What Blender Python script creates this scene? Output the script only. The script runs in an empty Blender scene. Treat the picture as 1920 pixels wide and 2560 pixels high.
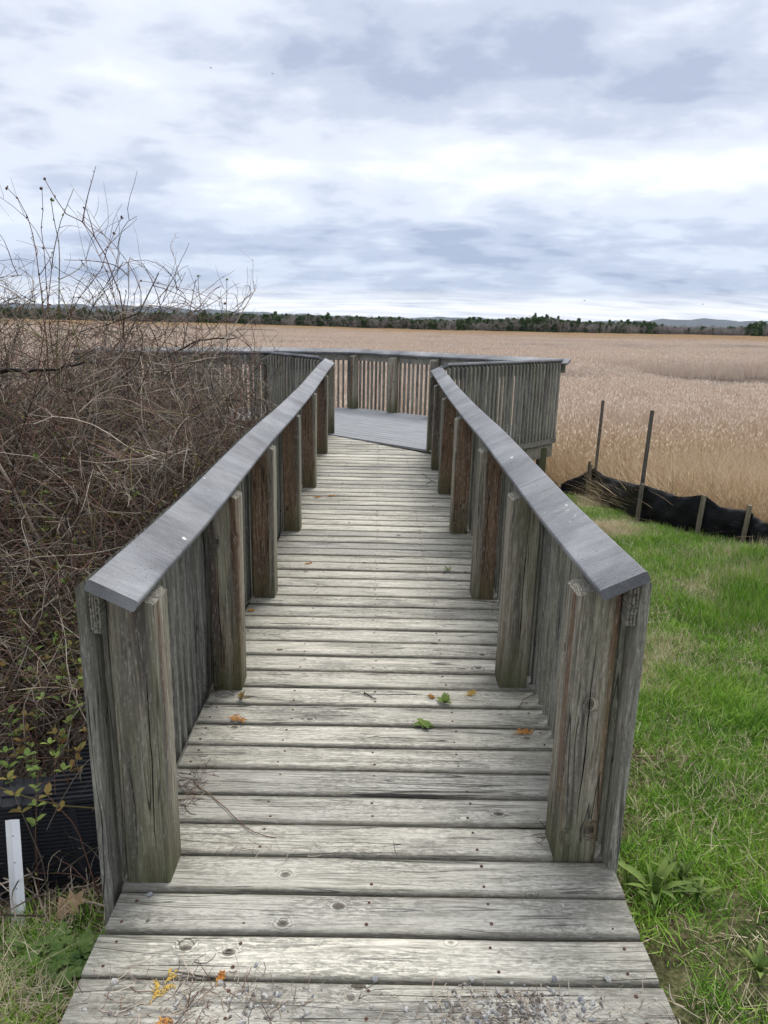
import bpy, bmesh, math, random
import numpy as np
from mathutils import Vector, Matrix
R = math.radians
rng = np.random.default_rng(7)
random.seed(7)
scene = bpy.context.scene
col = scene.collection

# ------------------------------------------------------------------ camera
def cam_axes(f=1800.0, hor=811.0, roll=1.3, yaw=0.6, h=1.68):
    r = R(roll); p = math.atan((1280 - hor) * math.cos(r) / f); y = R(yaw)
    fw = np.array([math.sin(y) * math.cos(p), math.cos(y) * math.cos(p), -math.sin(p)])
    rt0 = np.array([math.cos(y), -math.sin(y), 0.0]); up0 = np.cross(rt0, fw)
    rt = rt0 * math.cos(r) + up0 * math.sin(r); up = up0 * math.cos(r) - rt0 * math.sin(r)
    return np.array([0, 0, h]), fw, rt, up
CAM, FW, RT, UP = cam_axes()
FPX = 1800.0
cd = bpy.data.cameras.new('camera'); cam = bpy.data.objects.new('camera', cd); col.objects.link(cam)
cam.matrix_world = Matrix(((RT[0], UP[0], -FW[0], CAM[0]), (RT[1], UP[1], -FW[1], CAM[1]),
                           (RT[2], UP[2], -FW[2], CAM[2]), (0, 0, 0, 1)))
cd.sensor_fit = 'VERTICAL'; cd.sensor_height = 36; cd.lens = 36 * FPX / 2560
cd.clip_start = 0.05; cd.clip_end = 30000
scene.camera = cam
scene.render.resolution_x = 768; scene.render.resolution_y = 1024

def ray(px, py):
    return FW * FPX + RT * (px - 960) + UP * (1280 - py)
def atY(px, py, Y):                      # point of the view through a photo pixel at distance Y along the ramp
    r = ray(px, py); return CAM + r * (Y / r[1])
def atZ(px, py, z):
    r = ray(px, py); return CAM + r * ((z - CAM[2]) / r[2])
def azim(px, d):                         # ground position at distance d in the direction of photo column px, horizon row
    r = ray(px, 811 + (px - 960) * 0.0227); h = math.hypot(r[0], r[1]); return r[0] / h * d, r[1] / h * d

# ------------------------------------------------------------------ world
SUN_EL, SUN_AZ = 58.0, 25.0              # azimuth clockwise from +Y
world = bpy.data.worlds.new('World'); scene.world = world; world.use_nodes = True
wn = world.node_tree.nodes; wl = world.node_tree.links; wn.clear()
def W(t, **k):
    n = wn.new(t)
    for a, b in k.items(): setattr(n, a, b)
    return n
def wmath(op, a, b=None, c=None, clamp=False):
    n = W('ShaderNodeMath', operation=op, use_clamp=clamp)
    for i, v in enumerate((a, b, c)):
        if v is None: continue
        if hasattr(v, 'links'): wl.new(v, n.inputs[i])
        else: n.inputs[i].default_value = v
    return n.outputs[0]
out = W('ShaderNodeOutputWorld'); bg = W('ShaderNodeBackground')
sky = W('ShaderNodeTexSky', sky_type='NISHITA'); sky.sun_disc = False
sky.sun_elevation = R(SUN_EL); sky.sun_rotation = R(SUN_AZ)
tc = W('ShaderNodeTexCoord'); sx = W('ShaderNodeSeparateXYZ'); wl.new(tc.outputs['Generated'], sx.inputs[0])
zz = wmath('ADD', wmath('MAXIMUM', sx.outputs[2], 0.0), 0.16)
cb = W('ShaderNodeCombineXYZ'); wl.new(wmath('DIVIDE', sx.outputs[0], zz), cb.inputs[0]); wl.new(wmath('DIVIDE', sx.outputs[1], zz), cb.inputs[1])
def wnoise(scale, det, rough, dist=0.0, loc=(0, 0, 0), stretch=(1, 1, 1)):
    mp = W('ShaderNodeMapping'); mp.inputs['Location'].default_value = loc; mp.inputs['Scale'].default_value = stretch
    wl.new(cb.outputs[0], mp.inputs[0])
    n = W('ShaderNodeTexNoise'); wl.new(mp.outputs[0], n.inputs['Vector'])
    n.inputs['Scale'].default_value = scale; n.inputs['Detail'].default_value = det
    n.inputs['Roughness'].default_value = rough; n.inputs['Distortion'].default_value = dist
    return n.outputs['Fac']
n1 = wnoise(1.25, 3, 0.5, 0.0, (3.1, 1.7, 0), (0.75, 1.0, 1))
n2 = wnoise(4.2, 6, 0.55, 0.35, (9.3, 4.1, 2), (0.8, 1, 1))
n3 = wnoise(13.0, 4, 0.55, 0.2, (2.3, 6.1, 4), (0.8, 1, 1))
def dnoise(scale, det, rough, stretch, loc):
    mp = W('ShaderNodeMapping'); mp.inputs['Location'].default_value = loc; mp.inputs['Scale'].default_value = stretch; wl.new(tc.outputs['Generated'], mp.inputs[0])
    n = W('ShaderNodeTexNoise'); wl.new(mp.outputs[0], n.inputs['Vector']); n.inputs['Scale'].default_value = scale; n.inputs['Detail'].default_value = det; n.inputs['Roughness'].default_value = rough
    return n.outputs['Fac']
n4 = dnoise(4.2, 7, 0.52, (1, 1, 2.3), (0.4, 2.2, 1.1)); n5 = dnoise(13.0, 5, 0.55, (1, 1, 2.4), (3.4, 1.2, 5.1))
nn = wmath('ADD', wmath('ADD', wmath('MULTIPLY', n1, 0.36), wmath('MULTIPLY', n2, 0.20)), wmath('ADD', wmath('MULTIPLY', n4, 0.34), wmath('MULTIPLY', n5, 0.10)))
# the deck is thicker towards the middle heights and thins out high up
el = sx.outputs[2]
br = W('ShaderNodeValToRGB'); wl.new(el, br.inputs[0]); q = br.color_ramp.elements
q[0].position = 0.0; q[0].color = (0.5, 0.5, 0.5, 1); q[1].position = 0.75; q[1].color = (0.56, 0.56, 0.56, 1)
for pz, v in ((0.03, .49), (0.055, .455), (0.10, .445), (0.135, .49), (0.18, .53), (0.24, .475), (0.30, .46), (0.37, .49), (0.46, .53), (0.56, .58)):
    k = q.new(pz); k.color = (v, v, v, 1)
nn = wmath('ADD', nn, wmath('SUBTRACT', br.outputs[0], 0.512))
cr = W('ShaderNodeValToRGB'); wl.new(nn, cr.inputs[0]); cr.color_ramp.interpolation = 'EASE'
e = cr.color_ramp.elements
e[0].position = 0.39; e[0].color = (0.42, 0.48, 0.62, 1)
e[1].position = 0.63; e[1].color = (0.97, 1.0, 1.04, 1)
m1 = e.new(0.44); m1.color = (0.55, 0.605, 0.735, 1)
m2 = e.new(0.51); m2.color = (0.735, 0.78, 0.88, 1)
lr = W('ShaderNodeValToRGB'); wl.new(el, lr.inputs[0])
q = lr.color_ramp.elements
q[0].position = 0.0; q[0].color = (1.0, 1.0, 1.0, 1)
q[1].position = 0.5; q[1].color = (1.04, 1.04, 1.03, 1)
for pz, c in ((0.05, (0.86, 0.91, 0.97)), (0.11, (0.93, 0.96, 1.0)), (0.2, (1.0, 1.0, 1.0))):
    k = q.new(pz); k.color = (*c, 1)
mulc = W('ShaderNodeMix', data_type='RGBA', blend_type='MULTIPLY'); mulc.inputs[0].default_value = 1
wl.new(cr.outputs[0], mulc.inputs[6]); wl.new(lr.outputs[0], mulc.inputs[7])
# bright strip just above the horizon
hb = W('ShaderNodeMapRange'); wl.new(el, hb.inputs[0]); hb.inputs[1].default_value = 0.050; hb.inputs[2].default_value = 0.022
nh = wnoise(9.0, 4, 0.5, 0, (1, 5, 0), (0.22, 1, 1))
hs = wmath('MULTIPLY', hb.outputs[0], wmath('MULTIPLY_ADD', nh, 3.0, -0.75, clamp=True), clamp=True)
mh = W('ShaderNodeMix', data_type='RGBA'); wl.new(hs, mh.inputs[0]); wl.new(mulc.outputs[2], mh.inputs[6]); mh.inputs[7].default_value = (1.0, 1.02, 1.05, 1)
# clear-sky Nishita behind the cloud deck, seen only faintly through it
skm = W('ShaderNodeMix', data_type='RGBA', blend_type='MULTIPLY'); skm.inputs[0].default_value = 1
wl.new(sky.outputs[0], skm.inputs[6]); skm.inputs[7].default_value = (0.1, 0.1, 0.1, 1)
mx = W('ShaderNodeMix', data_type='RGBA'); mx.inputs[0].default_value = 0.93
wl.new(skm.outputs[2], mx.inputs[6]); wl.new(mh.outputs[2], mx.inputs[7])
wl.new(mx.outputs[2], bg.inputs[0]); bg.inputs[1].default_value = 0.60
wl.new(bg.outputs[0], out.inputs[0])

sd = bpy.data.lights.new('sun', 'SUN'); sun = bpy.data.objects.new('sun', sd); col.objects.link(sun)
sd.energy = 1.5; sd.angle = R(28); sd.color = (1.0, 0.965, 0.91)
sdir = Vector((math.sin(R(SUN_AZ)) * math.cos(R(SUN_EL)), math.cos(R(SUN_AZ)) * math.cos(R(SUN_EL)), math.sin(R(SUN_EL))))
sun.rotation_euler = sdir.to_track_quat('Z', 'Y').to_euler()
scene.view_settings.view_transform = 'Standard'; scene.view_settings.look = 'None'
scene.view_settings.exposure = 0.98; scene.view_settings.gamma = 1.0
scene.view_settings.use_curve_mapping = False

# ------------------------------------------------------------------ object helpers
def tag(o, label=None, cat=None, group=None, kind=None):
    if label: o['label'] = label
    if cat: o['category'] = cat
    if group: o['group'] = group
    if kind: o['kind'] = kind
    return o
def empty(name, loc=(0, 0, 0), label=None, cat=None, group=None):
    o = bpy.data.objects.new(name, None); col.objects.link(o); o.location = loc; o.empty_display_size = 0.1
    return tag(o, label, cat, group)
def link(name, mesh, parent=None, loc=None, rot=None):
    o = bpy.data.objects.new(name, mesh); col.objects.link(o)
    if parent is not None: o.parent = parent
    if loc is not None: o.location = loc
    if rot is not None: o.rotation_euler = rot
    return o
def np_mesh(name, V, F, mats, midx=None, smooth=False):
    """V (n,3); F list of int arrays (m,k)."""
    me = bpy.data.meshes.new(name)
    V = np.asarray(V, np.float32)
    if not isinstance(F, (list, tuple)): F = [F]
    F = [np.asarray(f, np.int32) for f in F if len(f)]
    nl = sum(f.size for f in F); npol = sum(len(f) for f in F)
    me.vertices.add(len(V)); me.vertices.foreach_set('co', V.ravel())
    me.loops.add(nl); me.polygons.add(npol)
    me.loops.foreach_set('vertex_index', np.concatenate([f.ravel() for f in F]))
    tot = np.concatenate([np.full(len(f), f.shape[1], np.int32) for f in F])
    st = np.zeros(npol, np.int32); st[1:] = np.cumsum(tot)[:-1]
    me.polygons.foreach_set('loop_start', st); me.polygons.foreach_set('loop_total', tot)
    if not isinstance(mats, (list, tuple)): mats = [mats]
    for m in mats: me.materials.append(m)
    if midx is not None: me.polygons.foreach_set('material_index', np.asarray(midx, np.int32))
    me.polygons.foreach_set('use_smooth', np.full(npol, smooth, bool))
    me.update(calc_edges=True); me.validate(); return me
def tubes(P, rad, sides=3):
    """P (N,K,3), rad (N,K) -> V, quads"""
    N, K, _ = P.shape
    T = np.gradient(P, axis=1); T /= np.linalg.norm(T, axis=2, keepdims=True) + 1e-9
    ref = rng.normal(size=(N, 1, 3)); ref /= np.linalg.norm(ref, axis=2, keepdims=True)
    a = np.cross(T, np.broadcast_to(ref, T.shape)); a /= np.linalg.norm(a, axis=2, keepdims=True) + 1e-9
    b = np.cross(T, a)
    ang = np.arange(sides) * 2 * math.pi / sides
    V = P[:, :, None, :] + rad[:, :, None, None] * (np.cos(ang)[None, None, :, None] * a[:, :, None, :] + np.sin(ang)[None, None, :, None] * b[:, :, None, :])
    idx = np.arange(N * K * sides).reshape(N, K, sides)
    nx = np.roll(idx, -1, axis=2)
    Q = np.stack([idx[:, :-1], nx[:, :-1], nx[:, 1:], idx[:, 1:]], axis=-1).reshape(-1, 4)
    return V.reshape(-1, 3), Q
class Acc:
    def __init__(s): s.V = []; s.F = {}; s.n = 0
    def add(s, V, F, mi=0):
        V = np.asarray(V, float); F = np.asarray(F, int)
        s.V.append(V); s.F.setdefault((F.shape[1], mi), []).append(F + s.n); s.n += len(V)
    def mesh(s, name, mats, smooth=False):
        Fs = []; mi = []
        for (k, m), L in s.F.items():
            A = np.concatenate(L); Fs.append(A); mi.append(np.full(len(A), m))
        return np_mesh(name, np.concatenate(s.V), Fs, mats, np.concatenate(mi), smooth)
def loft(profile, frames):
    """profile list of (u,v); frames list of (origin, U, V) -> closed swept solid"""
    n = len(profile); V = []
    for (o, U, Vv) in frames:
        for (u, v) in profile: V.append(np.asarray(o) + np.asarray(U) * u + np.asarray(Vv) * v)
    Q = []
    for i in range(len(frames) - 1):
        for j in range(n):
            k = (j + 1) % n
            Q.append((i * n + j, i * n + k, (i + 1) * n + k, (i + 1) * n + j))
    caps = [tuple(range(n))[::-1], tuple((len(frames) - 1) * n + j for j in range(n))]
    return V, Q, caps
def loft_mesh(name, profile, frames, mat, smooth=False):
    V, Q, caps = loft(profile, frames)
    me = bpy.data.meshes.new(name); me.from_pydata([tuple(map(float, v)) for v in V], [], Q + caps)
    me.materials.append(mat); bm = bmesh.new(); bm.from_mesh(me); bmesh.ops.recalc_face_normals(bm, faces=bm.faces); bm.to_mesh(me); bm.free()
    me.update(); return me
def rrect(w, t, r, seg=3, top_only=False):
    """rounded rectangle profile centred in u, v from -t to 0"""
    pts = []
    def arc(cx, cy, a0, a1, rr):
        for i in range(seg + 1):
            a = R(a0 + (a1 - a0) * i / seg); pts.append((cx + rr * math.cos(a), cy + rr * math.sin(a)))
    h = w / 2; rb = 0.001 if top_only else r
    arc(h - r, -r, 0, 90, r); arc(-h + r, -r, 90, 180, r)
    arc(-h + rb, -t + rb, 180, 270, rb); arc(h - rb, -t + rb, 270, 360, rb)
    return pts
def shade_auto(me, ang=40):
    for p in me.polygons: p.use_smooth = True
    try: me.set_sharp_from_angle(angle=R(ang))
    except Exception: pass

# ------------------------------------------------------------------ materials
class NT:
    def __init__(s, name, rough=0.8, spec=0.3):
        s.m = bpy.data.materials.new(name); s.m.use_nodes = True; s.t = s.m.node_tree; s.b = s.t.nodes['Principled BSDF']
        s.b.inputs['Roughness'].default_value = rough; s.b.inputs['Specular IOR Level'].default_value = spec
    def N(s, t, **k):
        n = s.t.nodes.new(t)
        for a, b in k.items(): setattr(n, a, b)
        return n
    def L(s, a, b): s.t.links.new(a, b)
    def put(s, v, inp):
        if hasattr(v, 'links'): s.L(v, inp)
        elif v is not None: inp.default_value = v
    def math(s, op, a, b=None, c=None, clamp=False):
        n = s.N('ShaderNodeMath', operation=op, use_clamp=clamp)
        for i, v in enumerate((a, b, c)): s.put(v, n.inputs[i])
        return n.outputs[0]
    def vmath(s, op, a, b=None):
        n = s.N('ShaderNodeVectorMath', operation=op); s.put(a, n.inputs[0]); s.put(b, n.inputs[1]); return n.outputs[0]
    def sep(s, v):
        n = s.N('ShaderNodeSeparateXYZ'); s.L(v, n.inputs[0]); return n.outputs
    def comb(s, x, y, z):
        n = s.N('ShaderNodeCombineXYZ'); [s.put(v, n.inputs[i]) for i, v in enumerate((x, y, z))]; return n.outputs[0]
    def noise(s, v, scale=(1, 1, 1), det=4, rough=0.55, dist=0.0, loc=(0, 0, 0), out='Fac'):
        mp = s.N('ShaderNodeMapping'); s.L(v, mp.inputs[0]); mp.inputs['Scale'].default_value = scale; mp.inputs['Location'].default_value = loc
        n = s.N('ShaderNodeTexNoise'); s.L(mp.outputs[0], n.inputs['Vector']); n.inputs['Scale'].default_value = 1
        n.inputs['Detail'].default_value = det; n.inputs['Roughness'].default_value = rough; n.inputs['Distortion'].default_value = dist
        return n.outputs[out]
    def voro(s, v, scale=(1, 1, 1), feature='F1', rand=1.0, out='Distance', loc=(0, 0, 0)):
        mp = s.N('ShaderNodeMapping'); s.L(v, mp.inputs[0]); mp.inputs['Scale'].default_value = scale; mp.inputs['Location'].default_value = loc
        n = s.N('ShaderNodeTexVoronoi', feature=feature); s.L(mp.outputs[0], n.inputs['Vector']); n.inputs['Scale'].default_value = 1
        n.inputs['Randomness'].default_value = rand; return n.outputs[out]
    def ramp(s, f, stops):
        n = s.N('ShaderNodeValToRGB'); s.L(f, n.inputs[0]); e = n.color_ramp.elements
        e[0].position, e[0].color = stops[0][0], (*stops[0][1], 1); e[1].position, e[1].color = stops[-1][0], (*stops[-1][1], 1)
        for p, c in stops[1:-1]:
            k = e.new(p); k.color = (*c, 1)
        return n.outputs[0]
    def mr(s, v, a, b, c=0.0, d=1.0, smooth=False):
        n = s.N('ShaderNodeMapRange'); n.interpolation_type = 'SMOOTHSTEP' if smooth else 'LINEAR'
        s.put(v, n.inputs[0]); n.inputs[1].default_value = a; n.inputs[2].default_value = b; n.inputs[3].default_value = c; n.inputs[4].default_value = d
        return n.outputs[0]
    def mix(s, f, a, b, blend='MIX'):
        n = s.N('ShaderNodeMix', data_type='RGBA', blend_type=blend); s.put(f, n.inputs[0])
        for v, i in ((a, 6), (b, 7)):
            if isinstance(v, tuple) and len(v) == 3: v = (*v, 1)
            s.put(v, n.inputs[i])
        return n.outputs[2]
    def bump(s, h, strength=0.5, dist=0.01, prev=None):
        n = s.N('ShaderNodeBump'); s.L(h, n.inputs['Height']); n.inputs['Strength'].default_value = strength; n.inputs['Distance'].default_value = dist
        if prev is not None: s.L(prev, n.inputs['Normal'])
        s.L(n.outputs[0], s.b.inputs['Normal']); return n.outputs[0]
    def color(s, c): s.put((*c, 1) if isinstance(c, tuple) else c, s.b.inputs['Base Color']); return s
    def objcoord(s): return s.N('ShaderNodeTexCoord').outputs['Object']
    def rand(s): return s.N('ShaderNodeObjectInfo').outputs['Random']
    def pos(s): return s.N('ShaderNodeNewGeometry').outputs['Position']

def wood(name, axis='X', stops=None, stain=0.6, warm=0.0, green_base=0.0, moss=0.3, knots=1.0, blot=1.0, crack=1.0, height=None, edge=0.0, stripe=0.0):
    t = NT(name, 0.82, 0.25)
    o = t.objcoord(); x, y, z = t.sep(o); r = t.rand()
    if axis == 'Z': v0 = t.comb(z, x, y)
    elif axis == 'Y': v0 = t.comb(y, x, z)
    else: v0 = o
    off = t.comb(t.math('MULTIPLY', r, 91.0), t.math('MULTIPLY', r, 37.0), t.math('MULTIPLY', r, 53.0))
    v = t.vmath('ADD', v0, off)
    # knots
    ks = (6.5, 9.0, 9.0)
    kd = t.voro(v, ks); kmask = t.mr(kd, 0.05, 0.30, 1, 0, True)
    kc = t.voro(v, ks, out='Color'); kr, kg, kb = t.sep(kc)
    kon = t.math('GREATER_THAN', kr, 1.0 - 0.34 * knots)
    kf = t.math('MULTIPLY', kmask, kon)
    kcore = t.math('MULTIPLY', t.mr(kd, 0.085, 0.135, 1, 0, True), kon)
    # warped coordinate
    low = t.noise(v, (1.3, 6, 6), 2, 0.5)
    wy = t.math('ADD', t.math('MULTIPLY', t.math('SUBTRACT', low, 0.5), 0.055), t.math('MULTIPLY', kf, 0.030))
    vw = t.vmath('ADD', v, t.comb(0.0, wy, t.math('MULTIPLY', wy, 0.7)))
    g1 = t.noise(vw, (3.0, 105, 105), 3, 0.6)
    g2 = t.noise(vw, (9, 260, 260), 3, 0.65)
    g3 = t.noise(vw, (1.4, 34, 34), 2, 0.5)
    rings = t.math('SINE', t.math('MULTIPLY', kd, 95.0))
    g = t.math('ADD', t.math('ADD', t.math('MULTIPLY', g1, 0.46), t.math('MULTIPLY', g2, 0.42)), t.math('MULTIPLY', g3, 0.17))
    g = t.math('ADD', g, t.math('MULTIPLY', t.math('MULTIPLY', rings, kf), 0.12))
    c = t.ramp(g, stops)
    # per piece tone
    c = t.mix(1.0, c, t.ramp(t.noise(off, (1.7, 1.7, 1.7), 0), [(0.25, (0.66, 0.67, 0.68)), (0.5, (0.96, 0.95, 0.92)), (0.75, (1.12, 1.11, 1.07))]), 'MULTIPLY')
    if warm > 0:
        wn_ = t.noise(vw, (0.5, 13, 13), 2, 0.5, loc=(5, 3, 1))
        if warm > 0.8: wn_ = t.math('ADD', t.math('MULTIPLY', wn_, 0.75), t.mr(x, -0.062, -0.018, -0.05, 0.24))   # the strip beyond the cap's shelter has greyed
        wm = t.mr(wn_, 0.60 - 0.16 * warm, 0.74 - 0.16 * warm, 0, 1, True)
        c = t.mix(t.math('MULTIPLY', wm, 0.85), c, t.ramp(g, [(0.35, (0.045, 0.022, 0.012)), (0.5, (0.135, 0.068, 0.035)), (0.68, (0.30, 0.170, 0.085))]))
    # dark weather blotches
    bl = t.noise(v, (1.6, 7, 7), 5, 0.62, loc=(2, 7, 1)); blm = t.mr(bl, 0.50, 0.70, 0, 1, True)
    c = t.mix(t.math('MULTIPLY', blm, 0.62 * blot), c, (0.085, 0.085, 0.085))
    if stripe > 0:
        st = t.mr(t.noise(vw, (0.45, 11, 11), 2, 0.45, loc=(1, 9, 2)), 0.50, 0.66, 0, 1, True)
        c = t.mix(t.math('MULTIPLY', st, stripe), c, (0.062, 0.056, 0.056))
    fine = t.mr(t.noise(v, (38, 140, 140), 4, 0.75), 0.48, 0.58, 0, 1)
    fmk = t.mr(t.noise(v, (2.5, 12, 12), 3, 0.6, loc=(6, 6, 6)), 0.36, 0.62, 0.25, 1.0)
    fine = t.math('MULTIPLY', fine, fmk)
    c = t.mix(t.math('MULTIPLY', fine, 0.80 * stain), c, (0.115, 0.112, 0.100))
    if edge > 0:
        ay = t.math('ADD', t.math('ABSOLUTE', y), t.math('MULTIPLY', t.math('SUBTRACT', t.noise(v, (7, 40, 40), 4, 0.6), 0.5), 0.020))
        em = t.mr(ay, 0.050, 0.071, 0, 1, True)
        c = t.mix(t.math('MULTIPLY', em, edge), c, (0.115, 0.105, 0.080))
        ax_ = t.math('ADD', t.math('ABSOLUTE', x), t.math('MULTIPLY', t.math('SUBTRACT', t.noise(v, (5, 12, 12), 4, 0.6), 0.5), 0.7))
        c = t.mix(t.math('MULTIPLY', t.mr(ax_, 0.42, 0.78, 0, 1, True), 0.55), c, (0.135, 0.130, 0.105))
    lt = t.mr(t.noise(v, (26, 120, 120), 4, 0.72, loc=(3, 3, 3)), 0.54, 0.66, 0, 1)
    c = t.mix(t.math('MULTIPLY', lt, 0.33), c, (0.60, 0.59, 0.55))
    if moss > 0:
        mm = t.mr(t.noise(v, (1.2, 9, 9), 4, 0.6, loc=(8, 1, 4)), 0.48, 0.66, 0, 1, True)
        c = t.mix(t.math('MULTIPLY', mm, 0.55 * moss), c, (0.17, 0.19, 0.085))
    if green_base > 0:
        gb = t.mr(t.math('ADD', z, t.math('MULTIPLY', t.noise(v, (2, 14, 14), 4), 0.35)), 0.12, 0.52, 1, 0, True)
        c = t.mix(t.math('MULTIPLY', gb, 0.8 * green_base), c, (0.082, 0.088, 0.036))
    c = t.mix(t.math('MULTIPLY', kcore, 0.80), c, (0.075, 0.060, 0.046))
    # checks
    cn = t.noise(vw, (0.8, 26, 26), 1, 0.4, loc=(4, 4, 9))
    ck = t.mr(t.math('ABSOLUTE', t.math('SUBTRACT', cn, 0.5)), 0.004, 0.011, 1, 0)
    cm = t.mr(t.noise(v, (1.5, 5, 5), 2), 0.50, 0.58, 0, 1, True)
    ck2 = t.mr(t.math('ABSOLUTE', t.math('SUBTRACT', t.noise(vw, (1.6, 62, 62), 1, 0.4, loc=(1, 4, 2)), 0.5)), 0.010, 0.028, 1, 0)
    cm2 = t.mr(t.noise(v, (2.2, 14, 14), 3, loc=(3, 8, 3)), 0.49, 0.60, 0, 1, True)
    ck2 = t.math('MULTIPLY', t.math('MULTIPLY', ck2, cm2), 0.7)
    ckm = t.math('MULTIPLY', t.math('MAXIMUM', t.math('MULTIPLY', ck, cm), ck2), crack)
    c = t.mix(t.math('MULTIPLY', ckm, 0.85), c, (0.02, 0.02, 0.018))
    t.color(c)
    h = t.math('SUBTRACT', g, t.math('MULTIPLY', ckm, 0.8)); h = t.math('SUBTRACT', h, t.math('MULTIPLY', fine, 0.25))
    t.bump(h, 0.8, 0.006)
    return t.m

grey_stops = [(0.34, (0.20, 0.186, 0.163)), (0.44, (0.425, 0.402, 0.35)), (0.52, (0.60, 0.572, 0.503)), (0.64, (0.745, 0.72, 0.642))]
post_stops = [(0.34, (0.070, 0.061, 0.049)), (0.44, (0.190, 0.170, 0.136)), (0.54, (0.335, 0.305, 0.245)), (0.68, (0.50, 0.47, 0.385))]
bal_stops = [(0.34, (0.06, 0.058, 0.052)), (0.45, (0.17, 0.165, 0.146)), (0.56, (0.30, 0.29, 0.255)), (0.68, (0.46, 0.445, 0.39))]
M_plank = wood('weathered_plank', 'X', grey_stops, moss=0.15, knots=0.9, stain=0.72, edge=0.70, blot=0.95, crack=1.0)
M_post = wood('post_wood', 'Z', post_stops, warm=0.72, green_base=1.0, moss=0.5, knots=1.1, blot=0.5, stain=0.5, stripe=0.78)
M_post_brown = wood('brown_post_wood', 'Z', post_stops, warm=1.15, green_base=0.8, moss=0.35, knots=1.0, blot=0.5, stain=0.3, stripe=0.5)
M_bal = wood('baluster_wood', 'Z', bal_stops, moss=0.4, knots=0.5, blot=0.9)
M_rail = wood('rail_wood', 'Y', bal_stops, moss=0.3, knots=0.5)
M_beam = wood('beam_wood', 'X', post_stops, moss=0.4, knots=0.5)

def endgrain():
    t = NT('end_grain_wood', 0.9, 0.2); o = t.objcoord(); r = t.rand()
    v = t.vmath('ADD', o, t.comb(t.math('MULTIPLY', r, 9.0), t.math('MULTIPLY', r, 7.0), 0.0))
    x, y, z = t.sep(o)
    d = t.math('SQRT', t.math('ADD', t.math('POWER', x, 2.0), t.math('POWER', t.math('ADD', y, 0.03), 2.0)))
    s = t.math('SINE', t.math('ADD', t.math('MULTIPLY', d, 1100.0), t.math('MULTIPLY', t.noise(v, (30, 30, 30), 3), 9.0)))
    n = t.noise(v, (120, 120, 120), 4, 0.7)
    f = t.math('ADD', t.math('MULTIPLY', s, 0.09), n)
    t.color(t.ramp(f, [(0.35, (0.05, 0.045, 0.04)), (0.5, (0.15, 0.14, 0.115)), (0.65, (0.30, 0.285, 0.24))])); t.bump(f, 0.5, 0.004); return t.m
M_end = endgrain()
def composite(name, base, flecks=True, axis='Y', speck=1.0):
    t = NT(name, 0.62, 0.35); o = t.objcoord(); x, y, z = t.sep(o); r = t.rand()
    off = t.comb(t.math('MULTIPLY', r, 31.0), t.math('MULTIPLY', r, 17.0), 0.0); v = t.vmath('ADD', o, off)
    n = t.noise(v, (3, 3, 3), 4, 0.6); tr = t.noise(v, (10, 120, 10) if axis == 'Y' else (90, 6, 8), 3, 0.6); bt = t.noise(v, (1.6, 2.6, 1.6), 5, 0.68, loc=(7, 7, 7)); f = t.noise(v, (190, 190, 190), 3, 0.7)
    g = t.math('ADD', t.math('ADD', t.math('MULTIPLY', n, 0.45), t.math('MULTIPLY', tr, 0.25)), t.math('MULTIPLY', f, 0.3))
    b = np.array(base)
    c = t.ramp(g, [(0.38, tuple(b * (0.55 if flecks else 0.8))), (0.5, tuple(b)), (0.62, tuple(b * (1.42 if flecks else 1.15)))])
    if flecks: c = t.mix(1.0, c, t.ramp(bt, [(0.35, (0.68, 0.68, 0.70)), (0.62, (1.20, 1.19, 1.17))]), 'MULTIPLY')
    pit = t.mr(t.voro(v, (62, 62, 62)), 0.10, 0.20, 1, 0, True)
    pm = t.math('MULTIPLY', pit, t.mr(t.noise(v, (5, 5, 5), 3), 0.45, 0.6, 0, 1))
    c = t.mix(t.math('MULTIPLY', pm, 0.75 * speck), c, tuple(b * 0.25))
    if flecks:
        fd = t.voro(v, (11, 6.5, 11), loc=(1, 2, 3)); fc = t.voro(v, (11, 6.5, 11), out='Color', loc=(1, 2, 3)); fr = t.sep(fc)[0]
        dist = t.math('ADD', fd, t.math('MULTIPLY', t.noise(v, (70, 70, 70), 3), 0.16))
        fm = t.math('MULTIPLY', t.mr(dist, 0.155, 0.18, 1, 0), t.math('GREATER_THAN', fr, 0.72))
        c = t.mix(t.math('MULTIPLY', fm, 0.85), c, (0.70, 0.70, 0.67))
        ln = t.mr(t.noise(v, (26, 26, 26), 5, 0.7, loc=(5, 5, 5)), 0.60, 0.66, 0, 1)
        lm = t.math('MULTIPLY', ln, t.mr(t.noise(v, (2.2, 2.2, 2.2), 2, loc=(3, 1, 1)), 0.52, 0.64, 0, 1))
        c = t.mix(t.math('MULTIPLY', lm, 0.6), c, (0.40, 0.40, 0.33))
    t.color(c); t.bump(g, 0.35, 0.004); return t.m
M_cap = composite('grey_composite_cap', (0.195, 0.200, 0.213), speck=1.6)
M_comp_deck = composite('composite_deck_board', (0.25, 0.258, 0.275), False, 'X', 0.2)

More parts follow.
